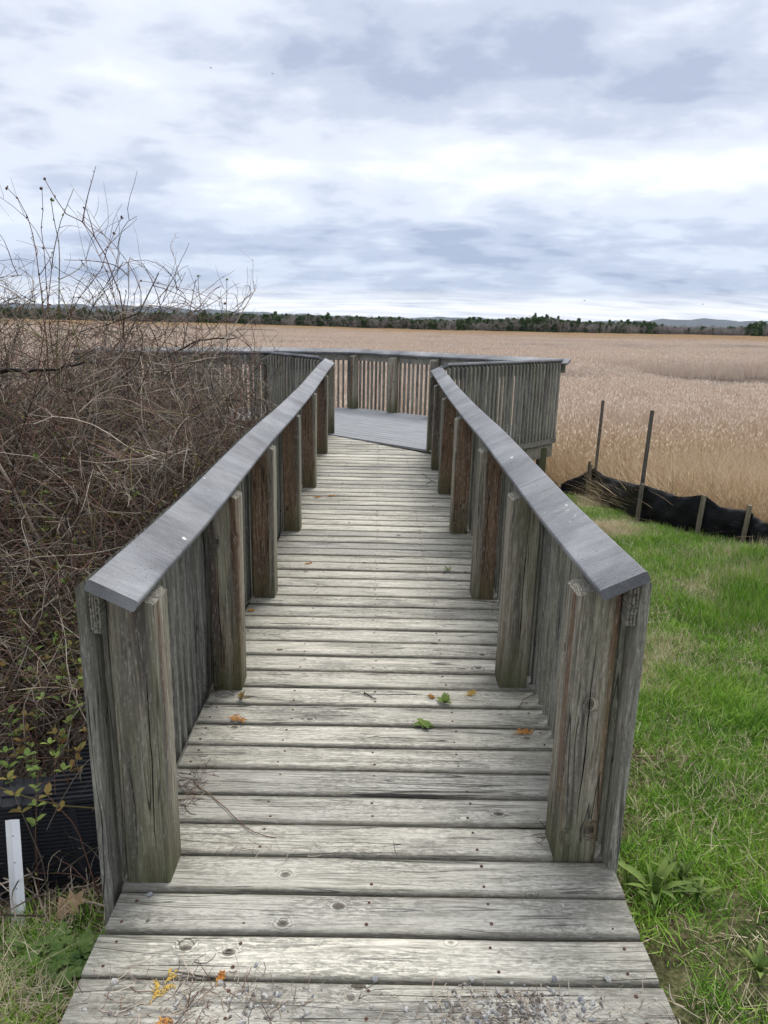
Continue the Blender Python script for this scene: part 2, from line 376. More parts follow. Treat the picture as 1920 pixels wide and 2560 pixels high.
def simple(name, colr, rough=0.7, spec=0.3, var=0.25, scale=20, bump=0.0):
    t = NT(name, rough, spec); o = t.objcoord(); n = t.noise(o, (scale,) * 3, 4, 0.6); b = np.array(colr)
    t.color(t.ramp(n, [(0.3, tuple(b * (1 - var))), (0.7, tuple(np.minimum(b * (1 + var), 1)))]))
    if bump: t.bump(n, bump, 0.01)
    return t.m
M_crack = simple('crack_shadow', (0.012, 0.011, 0.010), 1.0, 0.0)
M_nail = simple('rusty_nail', (0.075, 0.036, 0.022), 0.8)
M_galv = simple('galvanised_metal', (0.35, 0.35, 0.36), 0.5, 0.5)
M_white = simple('white_plastic', (0.78, 0.79, 0.82), 0.35, 0.5, 0.05, 9)
M_black_rib = simple('black_ribbed_plastic', (0.010, 0.011, 0.016), 0.55, 0.35, 0.3, 15)
M_black_dull = simple('dusty_black_plastic', (0.022, 0.023, 0.028), 0.7, 0.3, 0.35, 12)
def varmat(name, cols, rough=0.75, scale=3.0, spec=0.2, trans=0.0, by='Position'):
    """colour varies from place to place between the given colours"""
    t = NT(name, rough, spec); p = t.pos()
    n = t.noise(p, (scale,) * 3, 3, 0.7)
    k = len(cols); t.color(t.ramp(n, [(0.3 + 0.4 * i / (k - 1), c) for i, c in enumerate(cols)]))
    if trans: t.b.inputs['Subsurface Weight'].default_value = 0.0
    return t.m
TW = [varmat('grey_brown_twig', [(0.070, 0.056, 0.046), (0.17, 0.138, 0.112), (0.33, 0.285, 0.235)], scale=5),
      varmat('maroon_twig', [(0.070, 0.034, 0.028), (0.155, 0.083, 0.062), (0.25, 0.155, 0.115)], scale=5),
      varmat('tan_twig', [(0.24, 0.185, 0.14), (0.42, 0.345, 0.27), (0.58, 0.51, 0.43)], scale=5),
      varmat('olive_twig', [(0.085, 0.070, 0.025), (0.15, 0.125, 0.050), (0.20, 0.17, 0.07)], scale=5),
      varmat('dark_twig', [(0.018, 0.014, 0.012), (0.045, 0.036, 0.031)], scale=5)]
M_bud = varmat('spring_bud', [(0.10, 0.15, 0.03), (0.22, 0.27, 0.06)], scale=40)
M_leaf_g = varmat('young_green_leaf', [(0.055, 0.10, 0.022), (0.13, 0.19, 0.045), (0.20, 0.25, 0.06)], scale=9)
M_leaf_o = varmat('bronze_young_leaf', [(0.13, 0.055, 0.022), (0.17, 0.13, 0.035), (0.12, 0.16, 0.04)], scale=16)
M_clover = varmat('clover_leaf', [(0.055, 0.105, 0.028), (0.11, 0.18, 0.045), (0.18, 0.25, 0.08)], scale=20)
M_litter = varmat('dead_leaf_litter', [(0.055, 0.038, 0.026), (0.16, 0.115, 0.075), (0.33, 0.265, 0.19)], scale=30)
M_cedar = varmat('dry_cedar_sprig', [(0.42, 0.13, 0.035), (0.58, 0.28, 0.07), (0.65, 0.42, 0.12)], scale=60)
M_cedar_y = varmat('yellow_cedar_sprig', [(0.55, 0.33, 0.06), (0.70, 0.52, 0.14)], scale=60)
M_grass = varmat('lawn_blade', [(0.060, 0.150, 0.018), (0.135, 0.275, 0.028), (0.27, 0.41, 0.052)], scale=2.2)
M_grass2 = varmat('lawn_blade_fresh', [(0.13, 0.29, 0.030), (0.30, 0.47, 0.062)], scale=7)
M_straw = varmat('straw_blade', [(0.36, 0.28, 0.17), (0.58, 0.49, 0.33), (0.75, 0.66, 0.48)], scale=11)
M_gold = varmat('golden_dead_grass', [(0.24, 0.155, 0.08), (0.56, 0.42, 0.25), (0.80, 0.68, 0.48)], scale=5)

# ------------------------------------------------------------------ terrain
def ground_h(x, y):
    x = np.asarray(x, float); y = np.asarray(y, float)
    zr_ = np.interp(y, [0, 1.2, 2.5, 5, 7.6, 9.5, 12, 20, 60], [-0.06, -0.08, -0.13, -0.27, -0.43, -0.66, -0.9, -1.0, -1.0])
    zl = np.interp(y, [0, 1.2, 1.9, 2.5, 5, 8, 12, 20], [-0.10, -0.13, -0.26, -0.34, -0.45, -0.6, -0.9, -1.0])
    w = 1 / (1 + np.exp(-(x) * 6)); z = zl * (1 - w) + zr_ * w
    far = np.clip((np.hypot(x, y) - 8) / 12, 0, 1)
    z = z * (1 - far * (y < 0)) - 1.0 * far * (y < 0) * 0
    b = 0.018 * np.sin(x * 3.1 + 1.3 * y) * np.cos(y * 2.7 - x) + 0.012 * np.sin(7.3 * x + 2) * np.sin(6.1 * y)
    return z + b * np.clip(1.5 - np.hypot(x, y) / 20, 0, 1)
def ground_material():
    t = NT('soil_and_marsh_ground', 0.95, 0.1); p = t.pos(); x, y, z = t.sep(p)
    n = t.noise(p, (9, 9, 9), 6, 0.7); n2 = t.noise(p, (60, 60, 60), 5, 0.75); n3 = t.noise(p, (1.1, 1.1, 1.1), 3)
    f = t.math('ADD', t.math('MULTIPLY', n, 0.5), t.math('MULTIPLY', n2, 0.5))
    brown = t.ramp(f, [(0.36, (0.020, 0.014, 0.010)), (0.48, (0.085, 0.060, 0.040)), (0.56, (0.20, 0.155, 0.10)), (0.66, (0.40, 0.33, 0.23))])
    green = t.ramp(f, [(0.38, (0.020, 0.030, 0.010)), (0.5, (0.06, 0.095, 0.022)), (0.64, (0.13, 0.15, 0.05))])
    side = t.mr(t.math('ADD', x, t.math('MULTIPLY', n3, 0.6)), 0.6, 1.1, 0, 1, True)
    gm = t.math('MULTIPLY', side, t.mr(n3, 0.38, 0.62, 0.55, 0.1, True))
    marsh = t.mr(y, 8.5, 11.5, 0, 1, True)
    gm = t.math('MULTIPLY', gm, t.math('SUBTRACT', 1.0, marsh))
    c = t.mix(gm, brown, green)
    mud = t.ramp(f, [(0.38, (0.16, 0.115, 0.080)), (0.5, (0.30, 0.225, 0.16)), (0.62, (0.44, 0.345, 0.26))])
    c = t.mix(marsh, c, mud)
    t.color(c); t.bump(f, 0.8, 0.03); return t.m
M_ground = ground_material()
def grid_sheet(name, xs, ys, zf, mat, kind='structure'):
    X, Y = np.meshgrid(xs, ys); Z = zf(X, Y)
    V = np.stack([X, Y, Z], -1).reshape(-1, 3); nx, ny = len(xs), len(ys)
    i = np.arange(ny - 1)[:, None] * nx + np.arange(nx - 1)[None]; i = i.ravel()
    F = np.stack([i, i + 1, i + nx + 1, i + nx], -1)
    o = link(name, np_mesh(name, V, F, mat, smooth=True)); tag(o, kind=kind); return o
def dens(a, b, n, far): 
    core = np.linspace(a, b, n); k = np.geomspace(0.3, far, 22)
    return np.concatenate([(a - k)[::-1], core, b + k])
ground = grid_sheet('ground', dens(-6, 7, 110, 9000), np.concatenate([-np.geomspace(0.4, 9000, 16)[::-1], np.linspace(0, 13, 110), 13 + np.geomspace(0.3, 9000, 24)]), ground_h, M_ground)

# open water channels in the marsh
def water_mat():
    t = NT('marsh_water', 0.12, 0.5); p = t.pos(); n = t.noise(p, (2, 2, 2), 4); t.color((0.035, 0.028, 0.022)); t.bump(n, 0.25, 0.02); return t.m
M_water = water_mat()
def in_channel(x, y):
    a = (np.abs(y - (39.5 + 0.03 * (x - 14) + 0.8 * np.sin(x * 0.55))) < 4.0) & (x > 14.5 + 1.8 * np.sin(y * 0.9))
    b = (np.abs(y - (88 + 1.8 * np.sin(x * 0.13))) < 3.5) & (x > 9) & (x < 34)
    c = (np.abs(y - (97 + 0.05 * x)) < 5) & (x > 50)
    return a | b | c
for (x0, x1, y0, y1) in ((9, 60, 33, 46), (5, 40, 80, 96), (45, 110, 88, 112)):
    me = np_mesh('water', [(x0, y0, -0.93), (x1, y0, -0.93), (x1, y1, -0.93), (x0, y1, -0.93)], np.array([[0, 1, 2, 3]]), M_water)
    tag(link('water', me), kind='structure')

# ------------------------------------------------------------------ boardwalk
_zy = ([0, 2.6, 4.15, 5.57, 6.9, 7.9, 8.9, 10.1, 11], [0, 0, .045, .055, .085, .125, .165, .195, .2])
def zr(y): return float(np.interp(y, *_zy))
ZP = 0.20
J0, J1 = np.array([-0.70, 9.90]), np.array([0.70, 8.66])     # skew joint between ramp and platform
walk = empty('boardwalk', (0, 1.4, 0), 'long weathered grey plank boardwalk leading from the foreground to the marsh platform', 'boardwalk')
def child(name, me, parent, loc, rot=None):
    o = link(name, me, parent); p = Vector(loc)
    o.location = p - parent.location; 
    if rot is not None: o.rotation_euler = rot
    return o
plank_prof = rrect(0.1, 0.036, 0.007, 3)
def plank_mesh(w, L, cut=None, seed=0, mat=None):
    rr = random.Random(seed); prof = rrect(w, 0.036, 0.0115, 4)
    n = 12; fr = []; wob = [rr.uniform(-1, 1) for _ in range(6)]
    for i in range(n + 1):
        s = i / n; xx = -L / 2 + L * s
        dy = 0.0012 * sum(wob[k] * math.sin((k + 1) * 2.1 * s + wob[k] * 3) for k in range(3))
        dz = 0.0012 * sum(wob[k] * math.sin((k + 1) * 1.7 * s + wob[k] * 5) for k in range(3, 6))
        fr.append(((xx, dy, dz), (0, 1, 0), (0, 0, 1)))
    me = loft_mesh('plank', prof, fr, mat or M_plank); shade_auto(me); return me
seams = [1.365 - 0.146, 1.37, 1.529, 1.678, 1.829]
seams = [1.232, 1.380, 1.529, 1.678, 1.829] + [1.829 + 0.1575 * i for i in range(1, 53)]
nail_acc = Acc()
def nail(x, y, z):
    a = np.arange(6) * math.pi / 3; r = random.uniform(0.0042, 0.006)
    V = [(x + r * math.cos(t), y + r * math.sin(t), z + 0.0008) for t in a] + [(x + r * math.cos(t), y + r * math.sin(t), z - 0.002) for t in a]
    nail_acc.add(V, [(0, 1, 2, 3, 4, 5)]); nail_acc.add(V, [(i, (i + 1) % 6, 6 + (i + 1) % 6, 6 + i) for i in range(6)])
for i in range(len(seams) - 1):
    y0, y1 = seams[i], seams[i + 1]; w = y1 - y0 - random.uniform(0.0085, 0.0125); yc = (y0 + y1) / 2
    L = 1.53 + random.uniform(-0.008, 0.008); z = zr(yc) + random.uniform(-0.0022, 0.0022)
    if i < 4: z += 0.001 * i
    xl, xr = -L / 2, L / 2; xo = 0.012 + random.uniform(-.004, .004)
    # cut at skew joint
    def jy(x): return J0[1] + (J1[1] - J0[1]) * (x - J0[0]) / (J1[0] - J0[0])
    def jx(y): return J0[0] + (J1[0] - J0[0]) * (y - J0[1]) / (J1[1] - J0[1])
    me = plank_mesh(w, L, seed=i)
    if y1 > 8.6:
        bm = bmesh.new(); bm.from_mesh(me)
        n = Vector((-(J1[1] - J0[1]), (J1[0] - J0[0]), 0)).normalized()
        pt = Vector((J0[0] - xo, J0[1] - yc, 0)) - n * 0.006
        res = bmesh.ops.bisect_plane(bm, geom=bm.verts[:] + bm.edges[:] + bm.faces[:], plane_co=pt, plane_no=n, clear_outer=True)
        if len(bm.verts) < 4: bm.free(); continue
        edges = [e for e in bm.edges if e.is_boundary]
        if edges: bmesh.ops.holes_fill(bm, edges=edges)
        bm.to_mesh(me); bm.free()
    slope = (zr(y1 + .05) - zr(y0 - .05)) / (y1 - y0 + .1)
    o = child('plank', me, walk, (xo, yc, z), (math.atan(slope) + R(random.uniform(-.35, .35)), R(random.uniform(-.06, .06)), R(random.uniform(-.12, .12))))
    for nx in (-0.70, -0.36, 0.0, 0.35, 0.71):
        for s in (-0.27, 0.27):
            x = nx + random.uniform(-.012, .012); y = yc + s * w + random.uniform(-.006, .006)
            if y < jy(x) - 0.03 and random.random() < 0.9: nail(x - 0, y - 1.4, z + slope * (y - yc))
tag(child('nail', nail_acc.mesh('nail', M_nail), walk, (0, 1.4, 0)), kind='stuff')
# joists under the planks
for x in (-0.70, -0.36, 0.0, 0.35, 0.70):
    fr = [((x, y - 1.4, zr(y) - 0.041), (1, 0, 0), (0, 0, 1)) for y in ([1.30, 2.6, 4.15, 5.57, 6.9, 7.9, 8.6])]
    child('joist', loft_mesh('joist', rrect(0.038, 0.14, 0.002, 1), fr, M_rail), walk, (0, 1.4, 0))

def post_mesh(hgt, tilt_sign, mat, seed, w=0.132, below=0.25):
    """post: local origin at deck level, centre; inner top corner hgt high, top cut sloping up outwards (direction tilt_sign * x)"""
    rr = random.Random(seed); c = 0.0055; h = w / 2
    ring = [(h - c, -h), (h, -h + c), (h, h - c), (h - c, h), (-h + c, h), (-h, h - c), (-h, -h + c), (-h + c, -h)]
    V = []; lv = 7
    for k in range(lv):
        s = k / (lv - 1)
        for (a, b) in ring:
            top = hgt + (a * tilt_sign + h) * 0.47
            zz_ = -below + (top + below) * s
            V.append((a + rr.uniform(-.0008, .0008), b + rr.uniform(-.0008, .0008), zz_))
    n = 8; Q = [(k * n + j, k * n + (j + 1) % n, (k + 1) * n + (j + 1) % n, (k + 1) * n + j) for k in range(lv - 1) for j in range(n)]
    me = bpy.data.meshes.new('post'); me.from_pydata(V, [], Q + [tuple(range(n))[::-1], tuple((lv - 1) * n + j for j in range(n))])
    me.materials.append(mat); me.materials.append(M_end); me.polygons[-1].material_index = 1
    shade_auto(me, 30); return me
def check_mesh(h0, h1, seed, w=0.132):
    """thin dark wedge running down the near face of a post"""
    rr = random.Random(seed); n = 14; V = []; xx = rr.uniform(-.03, .03)
    for k in range(n + 1):
        s = k / n; xx += rr.uniform(-.0022, .0022); ww = 0.0016 * math.sin(math.pi * min(1, s * 1.02)) ** .5 * rr.uniform(.6, 1.3) + .0002
        for sg in (-1, 1): V.append((xx + sg * ww, -w / 2 - 0.0006, h0 + (h1 - h0) * s))
        V.append((xx, -w / 2 + 0.004, h0 + (h1 - h0) * s))
    Q = [(3 * k, 3 * k + 1, 3 * k + 4, 3 * k + 3) for k in range(n)]
    return np_mesh('drying_crack', V, np.array(Q), M_crack)
def baluster_mesh(bot, top, sx=0.032, sy=0.036, sgn=1, seed=0, mat=None):
    """local x outwards*sgn; top bevelled down to the outside"""
    rr = random.Random(seed); a, b = sx / 2, sy / 2; c = 0.0035
    ring = [(a - c, -b), (a, -b + c), (a, b - c), (a - c, b), (-a + c, b), (-a, b - c), (-a, -b + c), (-a + c, -b)]
    V = []; bx, by = rr.uniform(-.002, .002), rr.uniform(-.002, .002)
    for k in range(4):
        s = k / 3; zt = bot + (top - bot) * s; w = math.sin(math.pi * s)
        for (u, v) in ring:
            zz_ = zt
            if k == 3: zz_ = top - max(0, (u * sgn + a)) * 0.9
            if k == 0: zz_ = bot + max(0, (u * sgn + a)) * 0.5
            V.append((u + bx * w, v + by * w, zz_))
    n = 8; Q = [(k * n + j, k * n + (j + 1) % n, (k + 1) * n + (j + 1) % n, (k + 1) * n + j) for k in range(3) for j in range(n)]
    me = bpy.data.meshes.new('baluster'); me.from_pydata(V, [], Q + [tuple(range(n))[::-1], tuple(3 * n + j for j in range(n))])
    me.materials.append(mat or M_bal); shade_auto(me, 40); return me

TAN = 0.488; ANG = math.atan(TAN)
def cap_profile(sgn, zi=0.953, o0=0.060, w=0.142, th=0.034):
    """profile in (outward, up) for the sloping composite cap: starts o0 outwards at height zi"""
    ca, sa = math.cos(ANG), math.sin(ANG); pts = rrect(w, th, 0.008, 3)
    return [((o0 + (u + w / 2) * ca - (v + th) * sa), (zi + (u + w / 2) * sa + (v + th) * ca)) for (u, v) in pts]
def frames_along(pts, nrm_list, zoff=0):
    return [((p[0], p[1], p[2] + zoff), (n[0], n[1], 0), (0, 0, 1)) for p, n in zip(pts, nrm_list)]

PROTO_BAL = [baluster_mesh(-0.235, 0.0, seed=k) for k in range(1)]
def zf_ramp(q): return zr(q[1])
def railing(parent, P, outward, posts, cap_joints, pitch=0.0885, bal_bot=-0.22, bal_range=None, cap_ext=(0, 0), brown=(), H=0.915, zf=None,
            end_trim=False, rim=True, bal_top=1.005, cap_o=0.035, miter=(None, None), fat=0.140):
    """straight rail. P = (p0, p1) of the inner post faces; outward = unit normal; posts = distances of post centres along it"""
    p0, p1 = np.array(P[0], float), np.array(P[1], float); L = np.linalg.norm(p1 - p0); d = (p1 - p0) / L; n = np.array(outward, float)
    if zf is None: zf = lambda q: ZP
    o = parent.location
    rotz = math.atan2(n[1], n[0])                        # local x -> outward
    def pt(s, off=0): return p0 + d * s + n * off
    def place(name, me, s, off, zadd=0, rz=None, lean=0):
        q = pt(s, off); return child(name, me, parent, (q[0], q[1], zf(q) + zadd), (lean * 0.3, lean, rotz if rz is None else rz))
    ends = []
    for k, s in enumerate(posts):
        ob = place('post', post_mesh(H, 1, M_post_brown if k in brown else M_post, random.randint(0, 9999)), s, 0.066, 0, lean=random.uniform(-.006, .006))
        if k in brown: ob['label'] = 'reddish brown streaked post'
        ends.append((s, ob))
    if zf is zf_ramp:
        for s, ob in ends[:3]:
            sd_ = random.randint(0, 999); ck = link('drying_crack', check_mesh(random.uniform(.05, .3), random.uniform(.6, .88), sd_), ob)
            if n[0] < 0: ck.rotation_euler = (0, 0, math.pi)
    js = [-cap_ext[0]] + list(cap_joints) + [L + cap_ext[1]]
    for a, b in zip(js[:-1], js[1:]):
        ss = np.linspace(a + (0.0015 if a != js[0] else 0), b - (0.0015 if b != js[-1] else 0), max(2, int((b - a) / 0.4) + 1))
        def fr(s, first, last):
            q = pt(s); e = np.array([n[0], n[1], 0.0])
            if first and miter[0] is not None: e = e + np.array([d[0], d[1], 0]) * miter[0]
            if last and miter[1] is not None: e = e + np.array([d[0], d[1], 0]) * miter[1]
            return ((q[0] - o[0], q[1] - o[1], zf(q) - o[2] + random.uniform(-.001, .001)), tuple(e), (0, 0, 1))
        F = [fr(s, i == 0 and a == js[0], i == len(ss) - 1 and b == js[-1]) for i, s in enumerate(ss)]
        me = loft_mesh('rail_cap', cap_profile(1, 0.953 + (cap_o - 0.06) * TAN, cap_o), F, M_cap); shade_auto(me, 40); link('rail_cap', me, parent)
    ss = np.linspace(-cap_ext[0] + 0.06, L + min(cap_ext[1], 0), max(2, int(L / 1.2)))
    F = [((pt(s)[0] - o[0], pt(s)[1] - o[1], zf(pt(s)) - o[2]), (n[0], n[1], 0), (0, 0, 1)) for s in ss]
    c = 0.003
    prof = [(0.1325, 0.985 - fat), (0.1325, 0.970), (0.1625, 0.985), (0.1625, 0.985 - fat)]
    me = loft_mesh('top_rail', prof, F, M_rail)
    for ff in me.polygons[-2:]: pass
    me.materials.append(M_end); me.polygons[-1].material_index = 1; me.polygons[-2].material_index = 1
    link('top_rail', me, parent)
    if rim:
        prof = [(0.1325, -0.20), (0.1325, -0.038), (0.1625, -0.038), (0.1625, -0.20)]
        F2 = [((pt(s)[0] - o[0], pt(s)[1] - o[1], zf(pt(s)) - o[2]), (n[0], n[1], 0), (0, 0, 1)) for s in np.linspace(0.02, L - 0.02, max(2, int(L / 1.2)))]
        link('rim_joist', loft_mesh('rim_joist', prof, F2, M_rail), parent)
    br = bal_range or (0.02, L - 0.02)
    s = br[0]; k = 0
    var = [baluster_mesh(bal_bot, bal_top, seed=q) for q in range(6)]
    while s < br[1]:
        place('baluster', var[k % 6], s + random.uniform(-.004, .004), 0.1795, random.uniform(-.006, .004)); s += pitch; k += 1
    if end_trim:
        me = baluster_mesh(bal_bot - 0.02, bal_top, 0.032, 0.086, seed=77)
        place('baluster', me, -cap_ext[0] + 0.10, 0.1795, 0)
    return pt

# left and right rails of the ramp
zf_r = zf_ramp
rl = empty('left_railing', (-0.7, 1.9, 0), 'left railing of the boardwalk with sloping grey cap, beside the tangled bushes', 'railing')
rl.name = 'boardwalk_railing'
yL0 = 1.86
railing(rl, ((-0.612, yL0), (-0.612, 10.02)), (-1, 0), [y + 0.066 - yL0 for y in (1.86, 3.045, 4.136, 5.561, 7.0, 8.57)] + [9.99 - yL0],
        [2.45, 4.9, 6.7], cap_ext=(0.095, 0.02), brown=(2, 3, 4, 5), zf=zf_r, end_trim=True, cap_o=0.020, bal_range=(0.11, 8.16), bal_bot=-0.25, miter=(None, None))
rr_ = empty('boardwalk_railing', (0.7, 1.9, 0), 'right railing of the boardwalk with sloping grey cap, beside the green grass', 'railing')
yR0 = 1.985
railing(rr_, ((0.600, yR0), (0.600, 8.93)), (1, 0), [y + 0.066 - yR0 for y in (1.985, 3.115, 4.173, 5.576, 6.849, 7.866)] + [8.80 - yR0],
        [1.13, 4.2], cap_ext=(0.10, 0.05), brown=(2, 3, 4), zf=zf_r, end_trim=True, cap_o=0.040, bal_range=(0.11, 6.96), bal_bot=-0.25)
# screw on the rail end
# ------------------------------------------------------------------ viewing platform
plat = empty('viewing_platform', (0.8, 11, 0), 'grey composite viewing platform at the far end of the boardwalk', 'platform')
def clip(poly, a, b, c):           # keep a*x+b*y<=c
    outp = []
    for i in range(len(poly)):
        p, q = poly[i], poly[(i + 1) % len(poly)]; fp = a * p[0] + b * p[1] - c; fq = a * q[0] + b * q[1] - c
        if fp <= 0: outp.append(p)
        if fp * fq < 0:
            t = fp / (fp - fq); outp.append((p[0] + (q[0] - p[0]) * t, p[1] + (q[1] - p[1]) * t))
    return outp
main_poly = [(-0.80, 9.99), (0.72, 8.65), (2.66, 10.83), (-0.45, 13.20), (-1.95, 13.02), (-1.66, 11.26)]
left_poly = [(-1.662, 11.27), (-1.945, 13.02), (-4.3, 11.08), (-4.3, 10.30)]
jd = (J1 - J0) / np.linalg.norm(J1 - J0); jn = np.array([-jd[1], jd[0]])
def boards(poly, w=0.142, gap=0.011):
    vs = [p[0] * jn[0] + p[1] * jn[1] for p in poly]; v0 = J0 @ jn
    k = math.floor((min(vs) - v0) / w)
    while v0 + k * w < max(vs):
        a = v0 + k * w; b = a + w - gap; k += 1
        pl = clip(clip(poly, -jn[0], -jn[1], -a), jn[0], jn[1], b)
        if len(pl) < 3: continue
        cx = sum(p[0] for p in pl) / len(pl); cy = sum(p[1] for p in pl) / len(pl); ang = math.atan2(jd[1], jd[0])
        ca, sa = math.cos(-ang), math.sin(-ang)
        loc = [((p[0] - cx) * ca - (p[1] - cy) * sa, (p[0] - cx) * sa + (p[1] - cy) * ca) for p in pl]
        bm = bmesh.new(); f = bm.faces.new([bm.verts.new((p[0], p[1], 0)) for p in loc])
        if f.calc_area() < 1e-4: bm.free(); continue
        r = bmesh.ops.extrude_face_region(bm, geom=[f]); vv = [g for g in r['geom'] if isinstance(g, bmesh.types.BMVert)]
        bmesh.ops.translate(bm, verts=vv, vec=(0, 0, -0.028)); bmesh.ops.recalc_face_normals(bm, faces=bm.faces)
        te = [e for e in bm.edges if all(v.co.z > -0.001 for v in e.verts)]
        bmesh.ops.bevel(bm, geom=te, offset=0.004, segments=1, affect='EDGES')
        me = bpy.data.meshes.new('deck_board'); bm.to_mesh(me); bm.free(); me.materials.append(M_comp_deck)
        child('deck_board', me, plat, (cx, cy, ZP + random.uniform(-.001, .001)), (0, 0, ang))
boards(main_poly); boards(left_poly)
def unit(a): a = np.array(a, float); return a / np.linalg.norm(a)
def platform_rail(p0, p1, label, posts, joints=(), outside_left=True, **k):
    """p0->p1 given on the deck edge (0.15 outside of inner post faces)"""
    p0, p1 = np.array(p0, float), np.array(p1, float); d = unit(p1 - p0); n = np.array([-d[1], d[0]]) if outside_left else np.array([d[1], -d[0]])
    L = np.linalg.norm(p1 - p0)
    e = empty('platform_railing', (*p0, 0), label, 'railing', 'railings round the viewing platform')
    k.setdefault('cap_o', 0.072)
    railing(e, (p0 - n * 0.15, p1 - n * 0.15), n, [q if q >= 0 else L + q for q in posts], joints, **k)
    return e
# D: near right side (seen from outside), C: far right side, B: far middle, A: far left, E: near left sides
platform_rail((0.80, 8.80), (2.68, 10.83), 'platform railing running right from the right boardwalk rail, balusters seen from outside', [0.95, 1.95], [], False, cap_ext=(0.02, 0.12), bal_range=(0.02, 2.76), bal_bot=-0.12)
platform_rail((2.70, 10.80), (-0.45, 13.18), 'far right platform railing with posts and gapped balusters facing the deck', [0.3, 1.25, 2.18, 3.02, 3.90], [1.75], False, cap_ext=(0.10, 0.03), bal_range=(0.12, 3.92))
platform_rail((-0.45, 13.18), (-1.95, 13.00), 'short middle platform railing at the far end, left of the gapped far right one', [0.95], [], False, cap_ext=(0.03, 0.03))
platform_rail((-1.95, 13.00), (-4.25, 11.05), 'far left platform railing mostly hidden behind the bare bushes', [0.05, 1.3, 2.5], [1.6], False, cap_ext=(0.03, 0.0))
platform_rail((-0.80, 9.98), (-1.70, 11.28), 'short platform railing turning left from the end of the left hand boardwalk rail', [0.8], [], True, cap_ext=(0.0, 0.06), bal_bot=-0.12)
platform_rail((-1.70, 11.28), (-4.25, 10.25), 'near left platform railing with gapped balusters showing through the bushes', [0.02, 1.3, 2.4], [], True, cap_ext=(0.06, 0.0), bal_bot=-0.12)
# platform framing
def box_between(name, a, b, w, h, z1, parent, mat):
    a, b = np.array(a, float), np.array(b, float); d = unit(b - a); n = np.array([-d[1], d[0]]); o = parent.location
    F = [((p[0] - o[0], p[1] - o[1], z1 - o[2]), (n[0], n[1], 0), (0, 0, 1)) for p in (a, b)]
    return link(name, loft_mesh(name, rrect(w, h, 0.004, 1), F, mat), parent)
dD = unit((1.88, 2.03)); nD = np.array([dD[1], -dD[0]])
for k in range(7):
    a = np.array([0.95, 9.0]) + dD * (0.15 + 0.38 * k); b = a + np.array([-dD[1], dD[0]]) * (2.4 - 0.02 * k)
    box_between('floor_joist', a - np.array([-dD[1], dD[0]]) * 0.02, b, 0.038, 0.19, ZP - 0.032, plat, M_beam)
box_between('bearer', np.array([0.9, 8.95]) - nD * 0.05, np.array([2.66, 10.85]) - nD * 0.05, 0.085, 0.19, ZP - 0.224, plat, M_beam)
box_between('bearer', np.array([0.9, 8.95]) - nD * 1.6, np.array([2.0, 10.3]) - nD * 1.9, 0.085, 0.19, ZP - 0.224, plat, M_beam)
for (x, y) in ((2.46, 10.68), (1.55, 9.72), (0.86, 9.0), (-1.4, 11.2), (-3.0, 10.85), (1.0, 11.9), (-0.5, 12.9)):
    child('support_post', loft_mesh('support_post', rrect(0.13, 0.13, 0.01, 1), [((0, 0.065, -1.25), (1, 0, 0), (0, 1, 0)), ((0, 0.065, -0.06), (1, 0, 0), (0, 1, 0))], M_post), plat, (x, y, 0))

# ------------------------------------------------------------------ scattered ground cover (instanced)
def scatter(name, pts, rot, scl, idx, protos, label=None, cat=None):
    pc = bpy.data.collections.new(name + '_sources')
    for k, me in enumerate(protos):
        ob = bpy.data.objects.new('%s_source_%02d' % (name, k), me); pc.objects.link(ob)
    pts = np.asarray(pts, np.float32); n = len(pts)
    me = bpy.data.meshes.new(name); me.vertices.add(n); me.vertices.foreach_set('co', pts.ravel())
    a = me.attributes.new('rot', 'FLOAT_VECTOR', 'POINT'); a.data.foreach_set('vector', np.asarray(rot, np.float32).ravel())
    a = me.attributes.new('scl', 'FLOAT_VECTOR', 'POINT'); a.data.foreach_set('vector', np.asarray(scl, np.float32).ravel())
    a = me.attributes.new('idx', 'INT', 'POINT'); a.data.foreach_set('value', np.asarray(idx, np.int32))
    o = link(name, me)
    g = bpy.data.node_groups.new(name, 'GeometryNodeTree')
    g.interface.new_socket('Geometry', in_out='INPUT', socket_type='NodeSocketGeometry')
    g.interface.new_socket('Geometry', in_out='OUTPUT', socket_type='NodeSocketGeometry')
    N = g.nodes.new; gi, go = N('NodeGroupInput'), N('NodeGroupOutput')
    ci = N('GeometryNodeCollectionInfo'); ci.inputs['Collection'].default_value = pc
    ci.inputs['Separate Children'].default_value = True; ci.inputs['Reset Children'].default_value = True
    ip = N('GeometryNodeInstanceOnPoints'); ip.inputs['Pick Instance'].default_value = True
    def attr(nm, ty):
        q = N('GeometryNodeInputNamedAttribute'); q.data_type = ty; q.inputs['Name'].default_value = nm; return q.outputs['Attribute']
    er = N('FunctionNodeEulerToRotation')
    g.links.new(attr('rot', 'FLOAT_VECTOR'), er.inputs[0]); g.links.new(er.outputs[0], ip.inputs['Rotation'])
    g.links.new(attr('scl', 'FLOAT_VECTOR'), ip.inputs['Scale']); g.links.new(attr('idx', 'INT'), ip.inputs['Instance Index'])
    g.links.new(gi.outputs[0], ip.inputs['Points']); g.links.new(ci.outputs[0], ip.inputs['Instance']); g.links.new(ip.outputs[0], go.inputs[0])
    m = o.modifiers.new('scatter', 'NODES'); m.node_group = g
    return tag(o, label, cat, kind='stuff')

